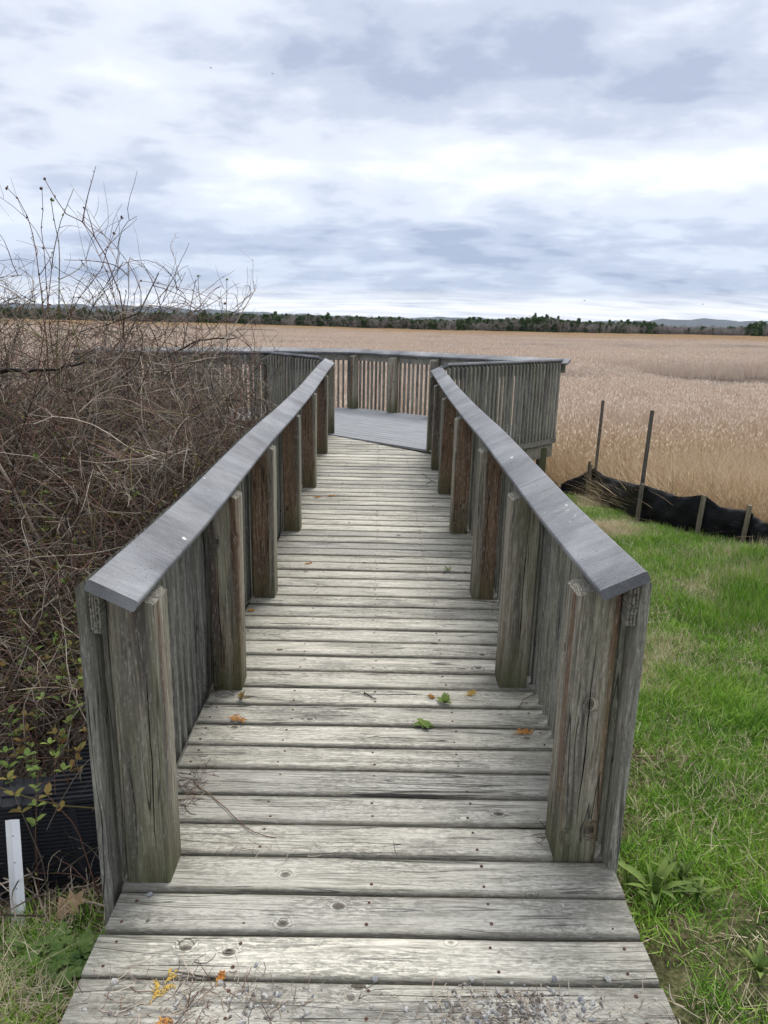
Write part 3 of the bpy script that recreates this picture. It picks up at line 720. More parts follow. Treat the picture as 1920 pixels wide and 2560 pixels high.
def blades(n, size, h0, h1, w, lean=0.3, curl=0.4, seg=3, rgen=rng, base=None, flat=False):
    """ribbon blades on a square tile; returns V, quads"""
    b = base if base is not None else rgen.uniform(-size / 2, size / 2, (n, 2))
    n = len(b)
    h = rgen.uniform(h0, h1, n); az = rgen.uniform(0, 2 * math.pi, n); ln = np.abs(rgen.normal(0, lean, n)); cl = rgen.uniform(0, curl, n)
    dirx, diry = np.cos(az), np.sin(az); t = np.linspace(0, 1, seg + 1)
    wa = rgen.uniform(0, math.pi, n)
    wx, wy = np.cos(wa), np.sin(wa)
    P = np.zeros((n, seg + 1, 2, 3))
    for k, s in enumerate(t):
        off = h * (np.sin(np.minimum(ln, 1.35)) * s + cl * s * s); zz = h * (np.cos(np.minimum(ln, 1.35)) * s - 0.35 * cl * s * s)
        ww = w * rgen.uniform(0.8, 1.2, n) * (1 - 0.85 * s ** 1.5) / 2
        for j, sg in enumerate((-1, 1)):
            P[:, k, j, 0] = b[:, 0] + dirx * off + sg * wx * ww
            P[:, k, j, 1] = b[:, 1] + diry * off + sg * wy * ww
            P[:, k, j, 2] = np.maximum(zz, 0.004)
    idx = np.arange(n * (seg + 1) * 2).reshape(n, seg + 1, 2)
    Q = np.stack([idx[:, :-1, 0], idx[:, :-1, 1], idx[:, 1:, 1], idx[:, 1:, 0]], -1).reshape(-1, 4)
    return P.reshape(-1, 3), Q

def on_ground(px, py):
    z = -.45
    for _ in range(20): p = atZ(px, py, z); z = float(ground_h(p[0], p[1]))
    return (p[0], p[1])
base = [on_ground(*q) for q in ((1400, 1240), (1478, 1250), (1602, 1303), (1747, 1344), (1860, 1360), (1925, 1378))] + [(5.0, 6.3), (6.4, 6.1)]
def fence_y(x): return float(np.interp(x, [b[0] for b in base], [b[1] for b in base]))
# ---- reeds
def reed_mat(name, k):
    t = NT(name, 0.8, 0.15); p = t.pos(); x, y, z = t.sep(p)
    n = t.noise(p, (0.9, 0.9, 0.5), 3, 0.6); n2 = t.noise(p, (0.012, 0.05, 0.0), 3, 0.6); nf = t.noise(p, (14, 14, 1.5), 2, 0.6)
    base = t.ramp(nf, [(0.3, tuple(np.array((0.49, 0.385, 0.31)) * k)), (0.5, tuple(np.array((0.70, 0.58, 0.48)) * k)), (0.7, tuple(np.minimum(np.array((0.80, 0.69, 0.58)) * k, 0.85)))])
    orange = t.ramp(nf, [(0.3, (0.48, 0.34, 0.20)), (0.7, (0.82, 0.63, 0.40))])
    d = t.math('ADD', y, t.math('MULTIPLY', t.math('SUBTRACT', n2, 0.5), 130.0))
    om = t.mr(d, 150, 195, 0, 1, True)
    near = t.mr(t.math('ADD', y, t.math('MULTIPLY', n, 5.0)), 13, 21, 0.75, 0, True)
    c = t.mix(om, base, orange); c = t.mix(near, c, t.ramp(nf, [(0.3, (0.40, 0.285, 0.165)), (0.7, (0.76, 0.61, 0.40))]))
    gr = t.math('MULTIPLY', t.mr(t.noise(p, (0.03, 0.11, 0.0), 4, 0.6, loc=(4, 2, 0)), 0.52, 0.64, 0, 1, True), t.math('SUBTRACT', 1.0, om))
    c = t.mix(t.math('MULTIPLY', gr, 0.4), c, (0.36, 0.31, 0.27))
    t.color(c); return t.m
M_reed = reed_mat('reed_stem', 1.0); M_reed_hd = reed_mat('reed_head', 1.12)
def reed_tile(seed, n=1050, size=2.0, hmax=1.0, bw=0.010, hs=1.0):
    r = np.random.default_rng(seed); a = Acc(); nc = int(40 * (size / 2) ** 1.2)
    cl = r.uniform(-size / 2, size / 2, (nc, 2)); base = cl[r.integers(0, nc, n)] + r.normal(0, 0.16 * (size / 2) ** .6, (n, 2)); base = (base + size / 2) % size - size / 2
    V, Q = blades(n, size, 0.66 * hmax, 1.0 * hmax, bw, 0.09, 0.14, 2, r, base); a.add(V, Q)
    top = V.reshape(n, 3, 2, 3)[:, 2].mean(1)
    sel = r.random(n) < 0.5; tp = top[sel]; m = len(tp); az = r.uniform(0, 6.28, m); dr = np.stack([np.cos(az), np.sin(az)], 1)
    L = r.uniform(0.05, 0.10, m) * hs; w = r.uniform(0.007, 0.016, m) * hs
    P = np.zeros((m, 4, 3)); P[:, 0] = tp - [0, 0, .03]
    P[:, 1, :2] = tp[:, :2] + dr * (L * .3)[:, None] + np.stack([-dr[:, 1], dr[:, 0]], 1) * w[:, None]; P[:, 1, 2] = tp[:, 2] + L * .5
    P[:, 2, :2] = tp[:, :2] + dr * (L * .6)[:, None]; P[:, 2, 2] = tp[:, 2] + L * .8
    P[:, 3, :2] = tp[:, :2] + dr * (L * .3)[:, None] - np.stack([-dr[:, 1], dr[:, 0]], 1) * w[:, None]; P[:, 3, 2] = tp[:, 2] + L * .45
    a.add(P.reshape(-1, 3), np.arange(m * 4).reshape(-1, 4), 1)
    V, Q = blades(int(n * 0.8), size, 0.35 * hmax, 0.80 * hmax, bw * 0.9, 0.26, 0.35, 3 if size < 3 else 2, r); a.add(V, Q)
    return a.mesh('reeds', [M_reed, M_reed_hd])
reed_src = [reed_tile(100 + k) for k in range(6)] + [reed_tile(110 + k, 3200, 6.0, 1.0, 0.022, 1.3) for k in range(4)] + [reed_tile(120 + k, 5200, 14.0, 1.0, 0.050, 2.2) for k in range(4)]
pts, rot, scl, idx = [], [], [], []
def lay(r0, r1, step, sc, jit=0.35):
    n = int(r1 / step) + 1
    for iy in range(0, n + 1):
        for ix in range(-n, n + 1):
            x = (ix + random.uniform(-jit, jit)) * step; y = (iy + random.uniform(-jit, jit)) * step; d = math.hypot(x, y)
            if not (r0 <= d < r1): continue
            if x < -0.95 * y or x > 1.0 * y: continue
            lim = 12.2 + (0.25 * (x - 3.0) if x > 3 else 0)
            if x > 3.0: lim = max(fence_y(x) + 1.7, 10.2 - 0.28 * (x - 3))
            if y < lim + sc * 0.5: continue
            if -4.5 < x < 2.9 and y < 14.2: continue
            if in_channel(x, y): 
                if random.random() < 0.95: continue
            if 29 < y < 43.5 and x > 13.5 and random.random() < .55: continue
            h = 0.90 + 0.10 * math.sin(x * 0.05 + 1) * math.cos(y * 0.043) + random.uniform(-.06, .06)
            if y > 165: h += 0.25 + 0.3 * math.exp(-((x + 60) / 70) ** 2)
            if sc == 1.0 and y < 16: h *= 0.72 + 0.07 * (y - 12)
            if 43 < y < 50 and x > 12: h *= 1.28
            if 27 < y < 43.5 and x > 12: h *= 0.42
            pts.append((x, y, float(ground_h(x, y)) - 0.03)); rot.append((random.uniform(-.03, .03), random.uniform(-.03, .03), random.uniform(0, 6.28))); scl.append((1, 1, h)); idx.append(random.randint(0, 5) if sc == 1.0 else random.randint(6, 9) if sc == 3.0 else random.randint(10, 13))
lay(11, 46, 1.45, 1.0); lay(46, 140, 4.6, 3.0); lay(140, 520, 11.5, 7.0)
scatter('reeds', pts, rot, scl, idx, reed_src, 'wide marsh of dry pinkish tan reeds stretching to the tree line', 'reeds')

# ---- golden tangled dead grass behind the silt fence and round the platform
def gold_tile(seed):
    r = np.random.default_rng(seed); a = Acc()
    V, Q = blades(520, 1.1, 0.30, 0.85, 0.009, 0.55, 0.6, 4, r); a.add(V, Q)
    V, Q = blades(200, 1.1, 0.5, 1.05, 0.007, 0.25, 0.3, 4, r); a.add(V, Q, 1)
    V, Q = blades(260, 1.1, 0.25, 0.6, 0.010, 1.1, 0.5, 3, r); a.add(V, Q, 0)
    return a.mesh('dead_grass', [M_gold, M_reed])
gold_src = [gold_tile(200 + k) for k in range(5)]
pts, rot, scl = [], [], []
for _ in range(1500):
    x = random.uniform(-7, 11); y = random.uniform(7.2, 14.5)
    if x > 2.5: 
        if x < 3.1 and y < base[0][1] + 1.2: continue
        if y < max(fence_y(x) + 1.15, fence_y(x - .6) + .45): continue
    elif x > 1.0:
        if y < base[0][1] + 1.5: continue
    elif y < 10.5 or x > -4 and y < 13.6: continue
    if random.random() < 0.25 * (y > 12): continue
    pts.append((x, y, float(ground_h(x, y)) - 0.02)); rot.append((random.uniform(-.08, .08), random.uniform(-.08, .08), random.uniform(0, 6.28)))
    s = random.uniform(0.75, 1.15) * (0.55 if (x < 3.4 and y < 10.5) else 0.95); scl.append((1, 1, s * .8))
scatter('dead_grass', pts, rot, scl, rng.integers(0, 5, len(pts)), gold_src, 'golden tangled dead grass lying behind the black silt fence', 'grass')

# ---- lawn
def lawn_tile(seed, dead=0.18, hh=1.0):
    r = np.random.default_rng(seed); a = Acc(); cl = r.uniform(-.25, .25, (22, 2))
    n = 1500; base = np.where(r.random((n, 1)) < 0.45, cl[r.integers(0, 22, n)] + r.normal(0, 0.022, (n, 2)), r.uniform(-.27, .27, (n, 2)))
    V, Q = blades(n, .5, 0.014 * hh, 0.050 * hh, 0.0036, 0.7, 0.5, 2, r, base); a.add(V, Q, 0)
    n2 = 330; base = cl[r.integers(0, 22, n2)] + r.normal(0, 0.03, (n2, 2))
    V, Q = blades(n2, .5, 0.025 * hh, 0.068 * hh, 0.0040, 0.5, 0.6, 3, r, base); a.add(V, Q, 1)
    V, Q = blades(int(1100 * dead), .54, 0.03, 0.10, 0.003, 1.25, 0.3, 2, r); a.add(V, Q, 2)
    return a.mesh('grass', [M_grass, M_grass2, M_straw])
lawn_src = [lawn_tile(300 + k) for k in range(4)] + [lawn_tile(310, 0.6, 0.8), lawn_tile(311, 1.1, 0.6), lawn_tile(312, 0.12, 1.9)]
pts, rot, scl, idx = [], [], [], []
def bare(x, y): return math.sin(x * 2.3 + y * 0.9 + 1.7) * math.cos(y * 1.9 - x * 0.7) + 0.5 * math.sin(x * 5.1 - y * 3.3)
for _ in range(1500):
    y = random.uniform(0.9, 10.2); x = random.uniform(0.90, 7.5)
    if y > fence_y(x) - .12: continue
    if x - 0.05 < 0.93 and y > 1.6: x += 0.06
    b = bare(x, y)
    if y < 1.75 and x < 1.12: x += 0.15
    k = random.choice((0, 1, 2, 3))
    if b > 0.70: k = random.choice((4, 5, 5)); 
    elif b > 0.35: k = random.choice((0, 4))
    elif random.random() < 0.13: k = 6
    pts.append((x, y, float(ground_h(x, y)) - 0.004)); rot.append((0, 0, random.uniform(0, 6.28))); s = random.uniform(.8, 1.15); scl.append((1, 1, s)); idx.append(k)
for _ in range(110):                                    # foreground strip left of the planks and in front of them
    x = random.uniform(-2.1, -0.88); y = random.uniform(0.9, 1.75)
    if x > -0.86 - 0: continue
    pts.append((x - 0.1, y, float(ground_h(x, y)) - 0.004)); rot.append((0, 0, random.uniform(0, 6.28))); scl.append((1, 1, random.uniform(.7, 1.2))); idx.append(random.choice((0, 4, 5, 5, 1)))
for _ in range(40):
    x = random.uniform(-1.0, 1.1); y = random.uniform(0.75, 1.0)
    pts.append((x, y, float(ground_h(x, y)) + 0.02)); rot.append((0, 0, random.uniform(0, 6.28))); scl.append((1, 1, 1)); idx.append(random.choice((0, 1, 4)))
for _ in range(40):                                     # rank straw among the grass at the right picture edge
    q = on_ground(random.gauss(1935, 70), random.uniform(1385, 1600)); pts.append((q[0], q[1], float(ground_h(*q)) - .004)); rot.append((0, 0, random.uniform(0, 6.28))); w_ = random.uniform(.8, 1.3); scl.append((w_, w_, random.uniform(1.2, 2.2))); idx.append(random.choice((4, 5, 6, 6)))
scatter('lawn_grass', pts, rot, scl, idx, lawn_src, 'short bright green grass with straw coloured patches right of the boardwalk', 'grass')

# ---- leaf litter and dead stems under the bushes
def litter_tile(seed):
    r = np.random.default_rng(seed); a = Acc(); n = 170
    P = np.zeros((n, 5, 3)); st = r.uniform(-.4, .4, (n, 2)); az = r.uniform(0, 6.28, n); L = r.uniform(.12, .5, n)
    for k in range(5):
        az = az + r.normal(0, .35, n); s = L / 4
        if k == 0: P[:, 0, :2] = st; P[:, 0, 2] = r.uniform(0, .05, n)
        else:
            P[:, k, :2] = P[:, k - 1, :2] + np.stack([np.cos(az), np.sin(az)], 1) * s[:, None]; P[:, k, 2] = np.maximum(P[:, k - 1, 2] + r.normal(0, .022, n), 0)
    V, Q = tubes(P, np.broadcast_to(r.uniform(.0010, .0028, (n, 1)), (n, 5)), 3)
    mi = r.random() ; half = len(Q) // 2; a.add(V, Q[:half], 1); a.add(V, Q[half:], 2)
    m = 90; c = r.uniform(-.4, .4, (m, 2)); az = r.uniform(0, 6.28, m); w = r.uniform(.010, .028, m); P = np.zeros((m, 4, 3))
    for j, (u, v) in enumerate(((-1.5, 0), (0, -1), (1.5, 0), (0, 1))):
        P[:, j, 0] = c[:, 0] + (np.cos(az) * u - np.sin(az) * v) * w; P[:, j, 1] = c[:, 1] + (np.sin(az) * u + np.cos(az) * v) * w; P[:, j, 2] = r.uniform(.002, .03, m)
    a.add(P.reshape(-1, 3), np.arange(m * 4).reshape(-1, 4), 0)
    return a.mesh('leaf_litter', [M_litter, TW[2], TW[0]])
lit = [litter_tile(400 + k) for k in range(4)]
pts, rot, scl = [], [], []
for _ in range(900):
    y = random.uniform(1.5, 10.5); x = random.uniform(-6.0, -0.95)
    if y < 2.35 and y > 1.95 and x > -2.6: continue
    if x < -1.2 * y - 0.6: continue
    if y < 2.0 and random.random() < .75: continue
    if -1.55 < x < -.9 and 1.5 < y < 2.1: continue
    pts.append((x, y, float(ground_h(x, y)))); rot.append((0, 0, random.uniform(0, 6.28))); scl.append((1, 1, random.uniform(.8, 1.8)))
scatter('leaf_litter', pts, rot, scl, rng.integers(0, 4, len(pts)), lit, 'dead stems and brown leaf litter on the ground under the bushes', 'litter')

# ------------------------------------------------------------------ bare thicket left of the boardwalk
def wander(start, d0, L, K, curl, grav, r):
    """batch polylines: start (n,3), d0 (n,3), L (n)"""
    n = len(start); P = np.zeros((n, K, 3)); P[:, 0] = start; d = d0 / np.linalg.norm(d0, axis=1, keepdims=True); step = (L / (K - 1))[:, None]
    cv = r.normal(0, curl, (n, 3))
    for k in range(1, K):
        cv = cv * 0.75 + r.normal(0, curl * 0.6, (n, 3)); d = d + cv; d[:, 2] += grav; d /= np.linalg.norm(d, axis=1, keepdims=True)
        P[:, k] = P[:, k - 1] + d * step
    return P
def keep_out(P, xlim):
    x = P[..., 0]; over = x > xlim; P[..., 0] = np.where(over, xlim - (x - xlim) * 0.55, x)
    g = ground_h(P[..., 0], P[..., 1]); P[..., 2] = np.maximum(P[..., 2], g + 0.01); return P
def sample_on(P, n, r, lo=0.15, hi=1.0):
    N, K, _ = P.shape; i = r.integers(0, N, n); t = r.uniform(lo, hi, n) * (K - 1.001); k = t.astype(int); f = (t - k)[:, None]
    a, b = P[i, k], P[i, k + 1]; return a * (1 - f) + b * f, (b - a) / (np.linalg.norm(b - a, axis=1, keepdims=True) + 1e-9)
def leaf_quads(c, d, size, r, fold=0.2):
    n = len(c); d = d + r.normal(0, .5, (n, 3)); d /= np.linalg.norm(d, axis=1, keepdims=True); s = np.cross(d, r.normal(size=(n, 3))); s /= np.linalg.norm(s, axis=1, keepdims=True)
    u = np.cross(d, s); sz = size * r.uniform(.6, 1.25, n)[:, None]
    V = np.stack([c, c + d * sz * .35 + s * sz * .34 + u * sz * .08, c + d * sz * .75 + s * sz * .24 + u * sz * .08, c + d * sz, c + d * sz * .75 - s * sz * .24 + u * sz * .08, c + d * sz * .35 - s * sz * .34 + u * sz * .08, c + d * sz * .5], 1)
    i = np.arange(n)[:, None] * 7
    Q = np.concatenate([i + [[0, 1, 2, 6]], i + [[6, 2, 3, 4]], i + [[0, 6, 4, 5]]]); return V.reshape(-1, 3), Q
def shrub(cx, cy, rx, ry, h, ns, label, seed, xlim=-0.90, fine=1.0, leaves=0, leafmat=None, cat='shrub', name='bare_shrub', out=0.5):
    r = np.random.default_rng(seed); gz = float(ground_h(cx, cy)); e = empty(name, (cx, cy, gz), label, cat, 'bare bushes crowded along the left side of the boardwalk')
    th = r.uniform(0, 6.28, ns); rad = np.sqrt(r.random(ns)); st = np.stack([cx + rx * rad * np.cos(th), cy + ry * rad * np.sin(th), np.zeros(ns)], 1); st[:, 2] = ground_h(st[:, 0], st[:, 1])
    d = np.stack([np.cos(th) * out * rad + r.normal(0, .25, ns), np.sin(th) * out * rad + r.normal(0, .25, ns), np.full(ns, 1.15)], 1)
    L = h * r.uniform(.75, 1.22, ns); P0 = keep_out(wander(st, d, L, 11, .11, -0.105, r), xlim)
    def solid(P, r0, r1, mats, nm, kind=None, sides=3, smooth=True):
        n, K, _ = P.shape; rb = r.uniform(.75, 1.25, (n, 1)); rad_ = rb * np.linspace(r0, r1, K)[None]
        V, Q = tubes(P, rad_, sides); mi = r.choice(len(TW), n, p=mats); mi = np.repeat(mi, (K - 1) * sides)
        me = np_mesh(nm, V - np.array([cx, cy, gz]), Q, TW, mi, smooth); o = link(nm, me, e)
        if kind: tag(o, kind=kind)
        return o
    solid(P0[:ns - ns // 6], .0062, .0016, [.42, .27, .05, .08, .18], 'stem', 'stuff', 4)
    solid(P0[ns - ns // 6:], .0125, .0028, [.50, .12, .12, .06, .20], 'limb', 'stuff', 6)
    n1 = int(ns * 15 * fine); c, t = sample_on(P0, n1, r, .2); dd = t * .5 + r.normal(0, .65, (n1, 3)); dd[:, 2] += .1
    P1 = keep_out(wander(c, dd, min(h, 1.35) * r.uniform(.18, .50, n1), 8, .19, -.07, r), xlim)
    c, t = sample_on(P1, int(n1 * 3.4), r, .1); n2 = len(c); dd = t * .6 + r.normal(0, .6, (n2, 3))
    P2 = keep_out(wander(c, dd, min(h, 1.5) * r.uniform(.06, .22, n2), 5, .22, -.02, r), xlim)
    solid(P1, .0034, .0015, [.40, .24, .17, .07, .12], 'branch', 'stuff')
    solid(P2, .0017, .0009, [.38, .27, .18, .05, .12], 'twig', 'stuff')
    nb = int(n1 * .5); c, t = sample_on(P1, nb, r, .6); V, Q = leaf_quads(c, t, .016, r)
    tag(link('bud', np_mesh('bud', V - np.array([cx, cy, gz]), Q, M_bud), e), kind='stuff')
    if leaves:
        lo = [P0, P1]; c, t = sample_on(P1, leaves, r, .3); c2 = np.repeat(c, 4, 0); t2 = np.repeat(t, 4, 0) + r.normal(0, .8, (len(c2), 3)); t2[:, 2] += .4
        V, Q = leaf_quads(c2, t2, .034, r); mi = np.repeat(r.random(len(c2)) < .45, 3).astype(int)
        Qm = np.concatenate([r.random(len(c2)) < .45] * 3).astype(int)
        tag(link('leaf', np_mesh('leaf', V - np.array([cx, cy, gz]), Q, [M_leaf_g, M_leaf_o], Qm), e), kind='stuff')
    return e
shrub(-1.34, 3.25, .30, .55, 1.05, 70, 'low reddish brown tangle with young green leaves just behind the first left rail post', 11, leaves=260)
shrub(-1.45, 4.35, .40, .55, 1.50, 85, 'dense brown bush of crossing twigs beside the middle of the left rail cap', 12, leaves=25)
shrub(-1.60, 5.70, .45, .60, 1.75, 85, 'bare maroon twigged bush pressed against the far half of the left rail', 13)
shrub(-2.05, 7.10, .45, .60, 1.95, 85, 'thin bare bush in front of the near left platform railing', 14, xlim=-1.15)
shrub(-2.10, 3.70, .45, .45, 1.45, 70, 'waist high brown bush at the left picture edge above the black drain', 15, leaves=60)
shrub(-2.55, 5.10, .60, .60, 2.45, 170, 'tall dense bare bush at the left edge reaching above the horizon', 16, fine=1.3)
shrub(-2.75, 6.40, .65, .70, 2.25, 140, 'tall arching bare bush rising against the distant tree line', 17, fine=1.3)
shrub(-3.60, 7.80, .80, .80, 2.1, 80, 'bare bush farthest back at the left, behind the tallest shoots', 18)
shrub(-3.05, 9.00, .60, .60, 1.75, 45, 'small bare bush against the left end of the platform railing', 19)

shrub(-2.10, 4.55, .45, .55, 2.20, 140, 'thick brown bush behind the waist high one at the left edge', 20, fine=1.3)
def smooth_path(pts, K):
    pts = np.array(pts, float); t = np.concatenate([[0], np.cumsum(np.linalg.norm(np.diff(pts, axis=0), axis=1))]); t /= t[-1]; s = np.linspace(0, 1, K)
    return np.stack([np.interp(s, t, pts[:, i]) for i in range(3)], 1)
def leaf_cluster(parent, px, py, Y, n, size, seed, mat):
    r = np.random.default_rng(seed); p = atY(px, py, Y); o = np.array(parent.location); g = np.array([p[0] + r.normal(0, .12), p[1] + r.normal(0, .08), 0]); g[2] = float(ground_h(g[0], g[1]))
    P = smooth_path([g, (g + p) / 2 + r.normal(0, .04, 3), p], 9); V, Q = tubes((P - o)[None], np.linspace(.0032, .0014, 9)[None], 4); link('shoot', np_mesh('shoot', V, Q, TW[int(r.integers(0, 2))], smooth=True), parent)
    c, d = [], []
    for k in range(n):
        lv = k // 3; q = P[-1 - lv]; az = k * 2.1 + lv + r.normal(0, .3); c.append(q + r.normal(0, .003, 3)); d.append([math.cos(az), math.sin(az), .55])
    c, d = np.array(c), np.array(d); d /= np.linalg.norm(d, axis=1, keepdims=True); s_ = np.cross(d, [0, 0, 1.0]); s_ /= np.linalg.norm(s_, axis=1, keepdims=True); u = np.cross(s_, d); sz = size * r.uniform(.6, 1.2, n)[:, None]
    V = np.stack([c, c + d * sz * .3 + s_ * sz * .26 + u * sz * .06, c + d * sz * .7 + s_ * sz * .22 + u * sz * .04, c + d * sz - u * sz * .1, c + d * sz * .7 - s_ * sz * .22 + u * sz * .04, c + d * sz * .3 - s_ * sz * .26 + u * sz * .06, c + d * sz * .5 - u * sz * .02], 1)
    i = np.arange(n)[:, None] * 7; Q = np.concatenate([i + [[0, 1, 2, 6]], i + [[6, 2, 3, 4]], i + [[0, 6, 4, 5]]])
    tag(link('leaf_cluster', np_mesh('leaf_cluster', V.reshape(-1, 3) - o, Q, mat, smooth=True), parent), kind='stuff')
_sh = [o for o in bpy.data.objects if o.name.startswith('bare_shrub')]
_lc = [(30, 1530, 3.0), (62, 1600, 2.9), (95, 1575, 3.1), (120, 1505, 3.3), (48, 1490, 3.2), (140, 1590, 3.0), (180, 1610, 2.8), (75, 1680, 2.7), (150, 1700, 2.6), (205, 1660, 2.6), (110, 1745, 2.5), (60, 1790, 2.45), (185, 1770, 2.5), (215, 1830, 2.35),
       (120, 1860, 2.25), (95, 1925, 2.15), (20, 1950, 2.1), (190, 1900, 2.3), (120, 1990, 2.0), (165, 1545, 3.1), (110, 1330, 3.6), (60, 1270, 3.8), (115, 1215, 3.9), (370, 1285, 3.4), (150, 1350, 3.5), (30, 1420, 3.4), (215, 1500, 3.2), (90, 1440, 3.3)]
for _ in range(34):
    _y = random.uniform(1230, 1900); _lc.append((random.uniform(0, 225), _y, float(np.interp(_y, [1230, 1600, 1900], [3.9, 2.95, 2.3]))))
for _k, (_x, _y, _Y) in enumerate(_lc):
    leaf_cluster(_sh[0 if _x > 80 else 4], _x, _y, _Y, random.choice((6, 9, 9, 12)), .040 if _Y < 2.6 else .036, 700 + _k, M_leaf_o if random.random() < .45 else M_leaf_g)

# ---- tall upright budding shoots, each traced at its own distance
def shoot(pix, Y, r0, label, mat=1, side=0, seed=0):
    r = np.random.default_rng(seed); P = [atY(x, y, Y + 0.05 * k) for k, (x, y) in enumerate(pix)]
    g = P[0].copy(); g[2] = float(ground_h(g[0], g[1])); P = smooth_path([g] + P, 26)
    P[1:-1] += r.normal(0, .004, (24, 3))
    e = empty('upright_shoot', tuple(g), label, 'shoot', 'tall budding shoots rising out of the bushes')
    V, Q = tubes(P[None], np.linspace(r0, r0 * .28, 26)[None], 5); link('stem', np_mesh('stem', V - g, Q, TW[mat], smooth=True), e)
    k = np.arange(6, 26); nb = len(k); V, Q = [], []
    c = np.repeat(P[k], 3, 0); t = np.repeat(np.gradient(P, axis=0)[k], 3, 0); t /= np.linalg.norm(t, axis=1, keepdims=True)
    V, Q = leaf_quads(c, t * 1.0, .015, r); a = Acc(); a.add(V - g, Q); V, Q = leaf_quads(np.repeat(P[-1:], 6, 0), np.repeat(t[-1:], 6, 0), .018, r); a.add(V - g, Q)
    tag(link('bud', a.mesh('bud', [M_bud if mat == 3 else TW[1]]), e), kind='stuff')
    if side:
        i = r.integers(8, 23, side); st = P[i]; d = np.repeat([[0, 0, 1.0]], side, 0) + r.normal(0, .55, (side, 3)); S = wander(st, d, r.uniform(.15, .42, side), 7, .08, .02, r)
        V, Q = tubes(S, np.broadcast_to(np.linspace(r0 * .5, r0 * .2, 7), (side, 7)), 3); tag(link('side_twig', np_mesh('side_twig', V - g, Q, TW[mat]), e), kind='stuff')
        c, t = sample_on(S, side * 5, r, .2); V, Q = leaf_quads(c, t, .016, r); tag(link('bud', np_mesh('bud', V - g, Q, M_bud), e), kind='stuff')
    return e
shoot([(115, 850), (100, 700), (80, 560), (40, 490), (18, 470)], 4.4, .0065, 'leftmost tall shoot leaning left, its tip bent outward', 1, 5, 1)
shoot([(130, 850), (116, 720), (108, 600), (105, 475)], 4.5, .006, 'straight vertical shoot just right of the leftmost leaning one', 1, 4, 2)
shoot([(140, 900), (152, 740), (148, 620), (128, 503)], 4.3, .0075, 'olive barked shoot with green buds in the middle of the tall left cluster', 3, 4, 3)
shoot([(310, 830), (300, 735), (262, 640), (215, 560), (160, 530), (113, 451)], 4.7, .0085, 'tallest leaning shoot, sweeping from the right up to the highest tip', 1, 7, 4)
shoot([(300, 800), (270, 690), (235, 610), (210, 560), (211, 522)], 4.9, .006, 'slender shoot crossing behind the tallest leaning one', 1, 5, 5)
shoot([(160, 880), (185, 760), (250, 680), (280, 600), (303, 546)], 4.5, .006, 'shoot leaning right with a long budded tip against the clouds', 1, 5, 6)
shoot([(510, 960), (506, 860), (500, 760), (495, 692)], 6.2, .007, 'left one of the two lone olive shoots in front of the far field', 3, 4, 7)
shoot([(572, 1000), (565, 900), (566, 780), (567, 700)], 6.2, .008, 'right one of the two lone olive shoots in front of the platform corner', 3, 5, 8)
shoot([(505, 1060), (560, 1000), (620, 940), (636, 880)], 6.6, .007, 'grey crooked branch ending beside the platform corner, tipped with green buds', 3, 6, 9)
shoot([(360, 900), (330, 760), (345, 700), (470, 720), (560, 760)], 5.4, .005, 'thin arching bramble stem curving over the horizon towards the right', 1, 5, 10)

# ---- a few heavier limbs lying in the thicket
for k, (pix, Y, r0, lab) in enumerate([([(250, 1200), (420, 1090), (520, 1090)], 4.6, .011, 'thick grey horizontal limb lying in the tangle beside the rail cap'),
                                       ([(0, 930), (120, 925), (210, 905)], 4.4, .013, 'thick dark limb lying across the thicket at the left edge'),
                                       ([(400, 900), (500, 850), (590, 845)], 6.3, .010, 'dark broken limb pointing right above the platform rail')]):
    P = smooth_path([atY(x, y, Y) for x, y in pix], 14); P[1:-1] += rng.normal(0, .008, (12, 3)); V, Q = tubes(P[None], np.linspace(r0, r0 * .45, 14)[None], 6)
    c = P[0]; o = link('dead_limb', np_mesh('dead_limb', V - c, Q, TW[0 if k == 0 else 4], smooth=True), loc=tuple(c)); tag(o, lab, 'branch', 'heavier limbs in the thicket')

# ------------------------------------------------------------------ black ribbed drain at the left
dr = empty('drain_channel', (-1.6, 2.16, -0.3), 'black ribbed plastic drain box on the ground left of the first rail post', 'drain')
def frame_face(p00, p10, p01, nx, nz, name, mat, th=0.006, rib=0.008):
    """ribbed panel: backing slab plus proud horizontal ribs and a few vertical ones"""
    p00, p10, p01 = map(lambda q: np.array(q, float), (p00, p10, p01)); u, v = p10 - p00, p01 - p00; n = np.cross(u, v); n /= np.linalg.norm(n); a = Acc()
    def slab(s0, s1, t0, t1, h0, h1):
        c = [p00 + u * s + v * t + n * h for h in (h0, h1) for (s, t) in ((s0, t0), (s1, t0), (s1, t1), (s0, t1))]
        a.add([q - np.array(dr.location) for q in c], [(0, 1, 2, 3), (4, 5, 6, 7), (0, 1, 5, 4), (1, 2, 6, 5), (2, 3, 7, 6), (3, 0, 4, 7)])
    slab(0, 1, 0, 1, -th, 0)
    for k in range(nz): t = (k + .5) / nz; slab(0.001, 0.999, t - .17 / nz, t + .17 / nz, 0, rib)
    for k in range(nx): s = (k + .5) / nx; slab(s - .006, s + .006, 0.001, 0.999, 0, rib * 0.7)
    return link(name, a.mesh(name, [mat]), dr)
frame_face((-2.9, 1.80, -0.34), (-0.93, 2.165, -0.34), (-2.98, 1.90, 0.00), 14, 27, 'front_panel', M_black_rib)
frame_face((-2.98, 1.90, 0.003), (-1.02, 2.25, 0.003), (-3.04, 2.04, 0.012), 30, 1, 'lid', M_black_dull)
frame_face((-1.19, 2.20, 0.014), (-0.90, 2.25, 0.02), (-1.14, 2.55, 0.05), 1, 14, 'end_section', M_black_dull)
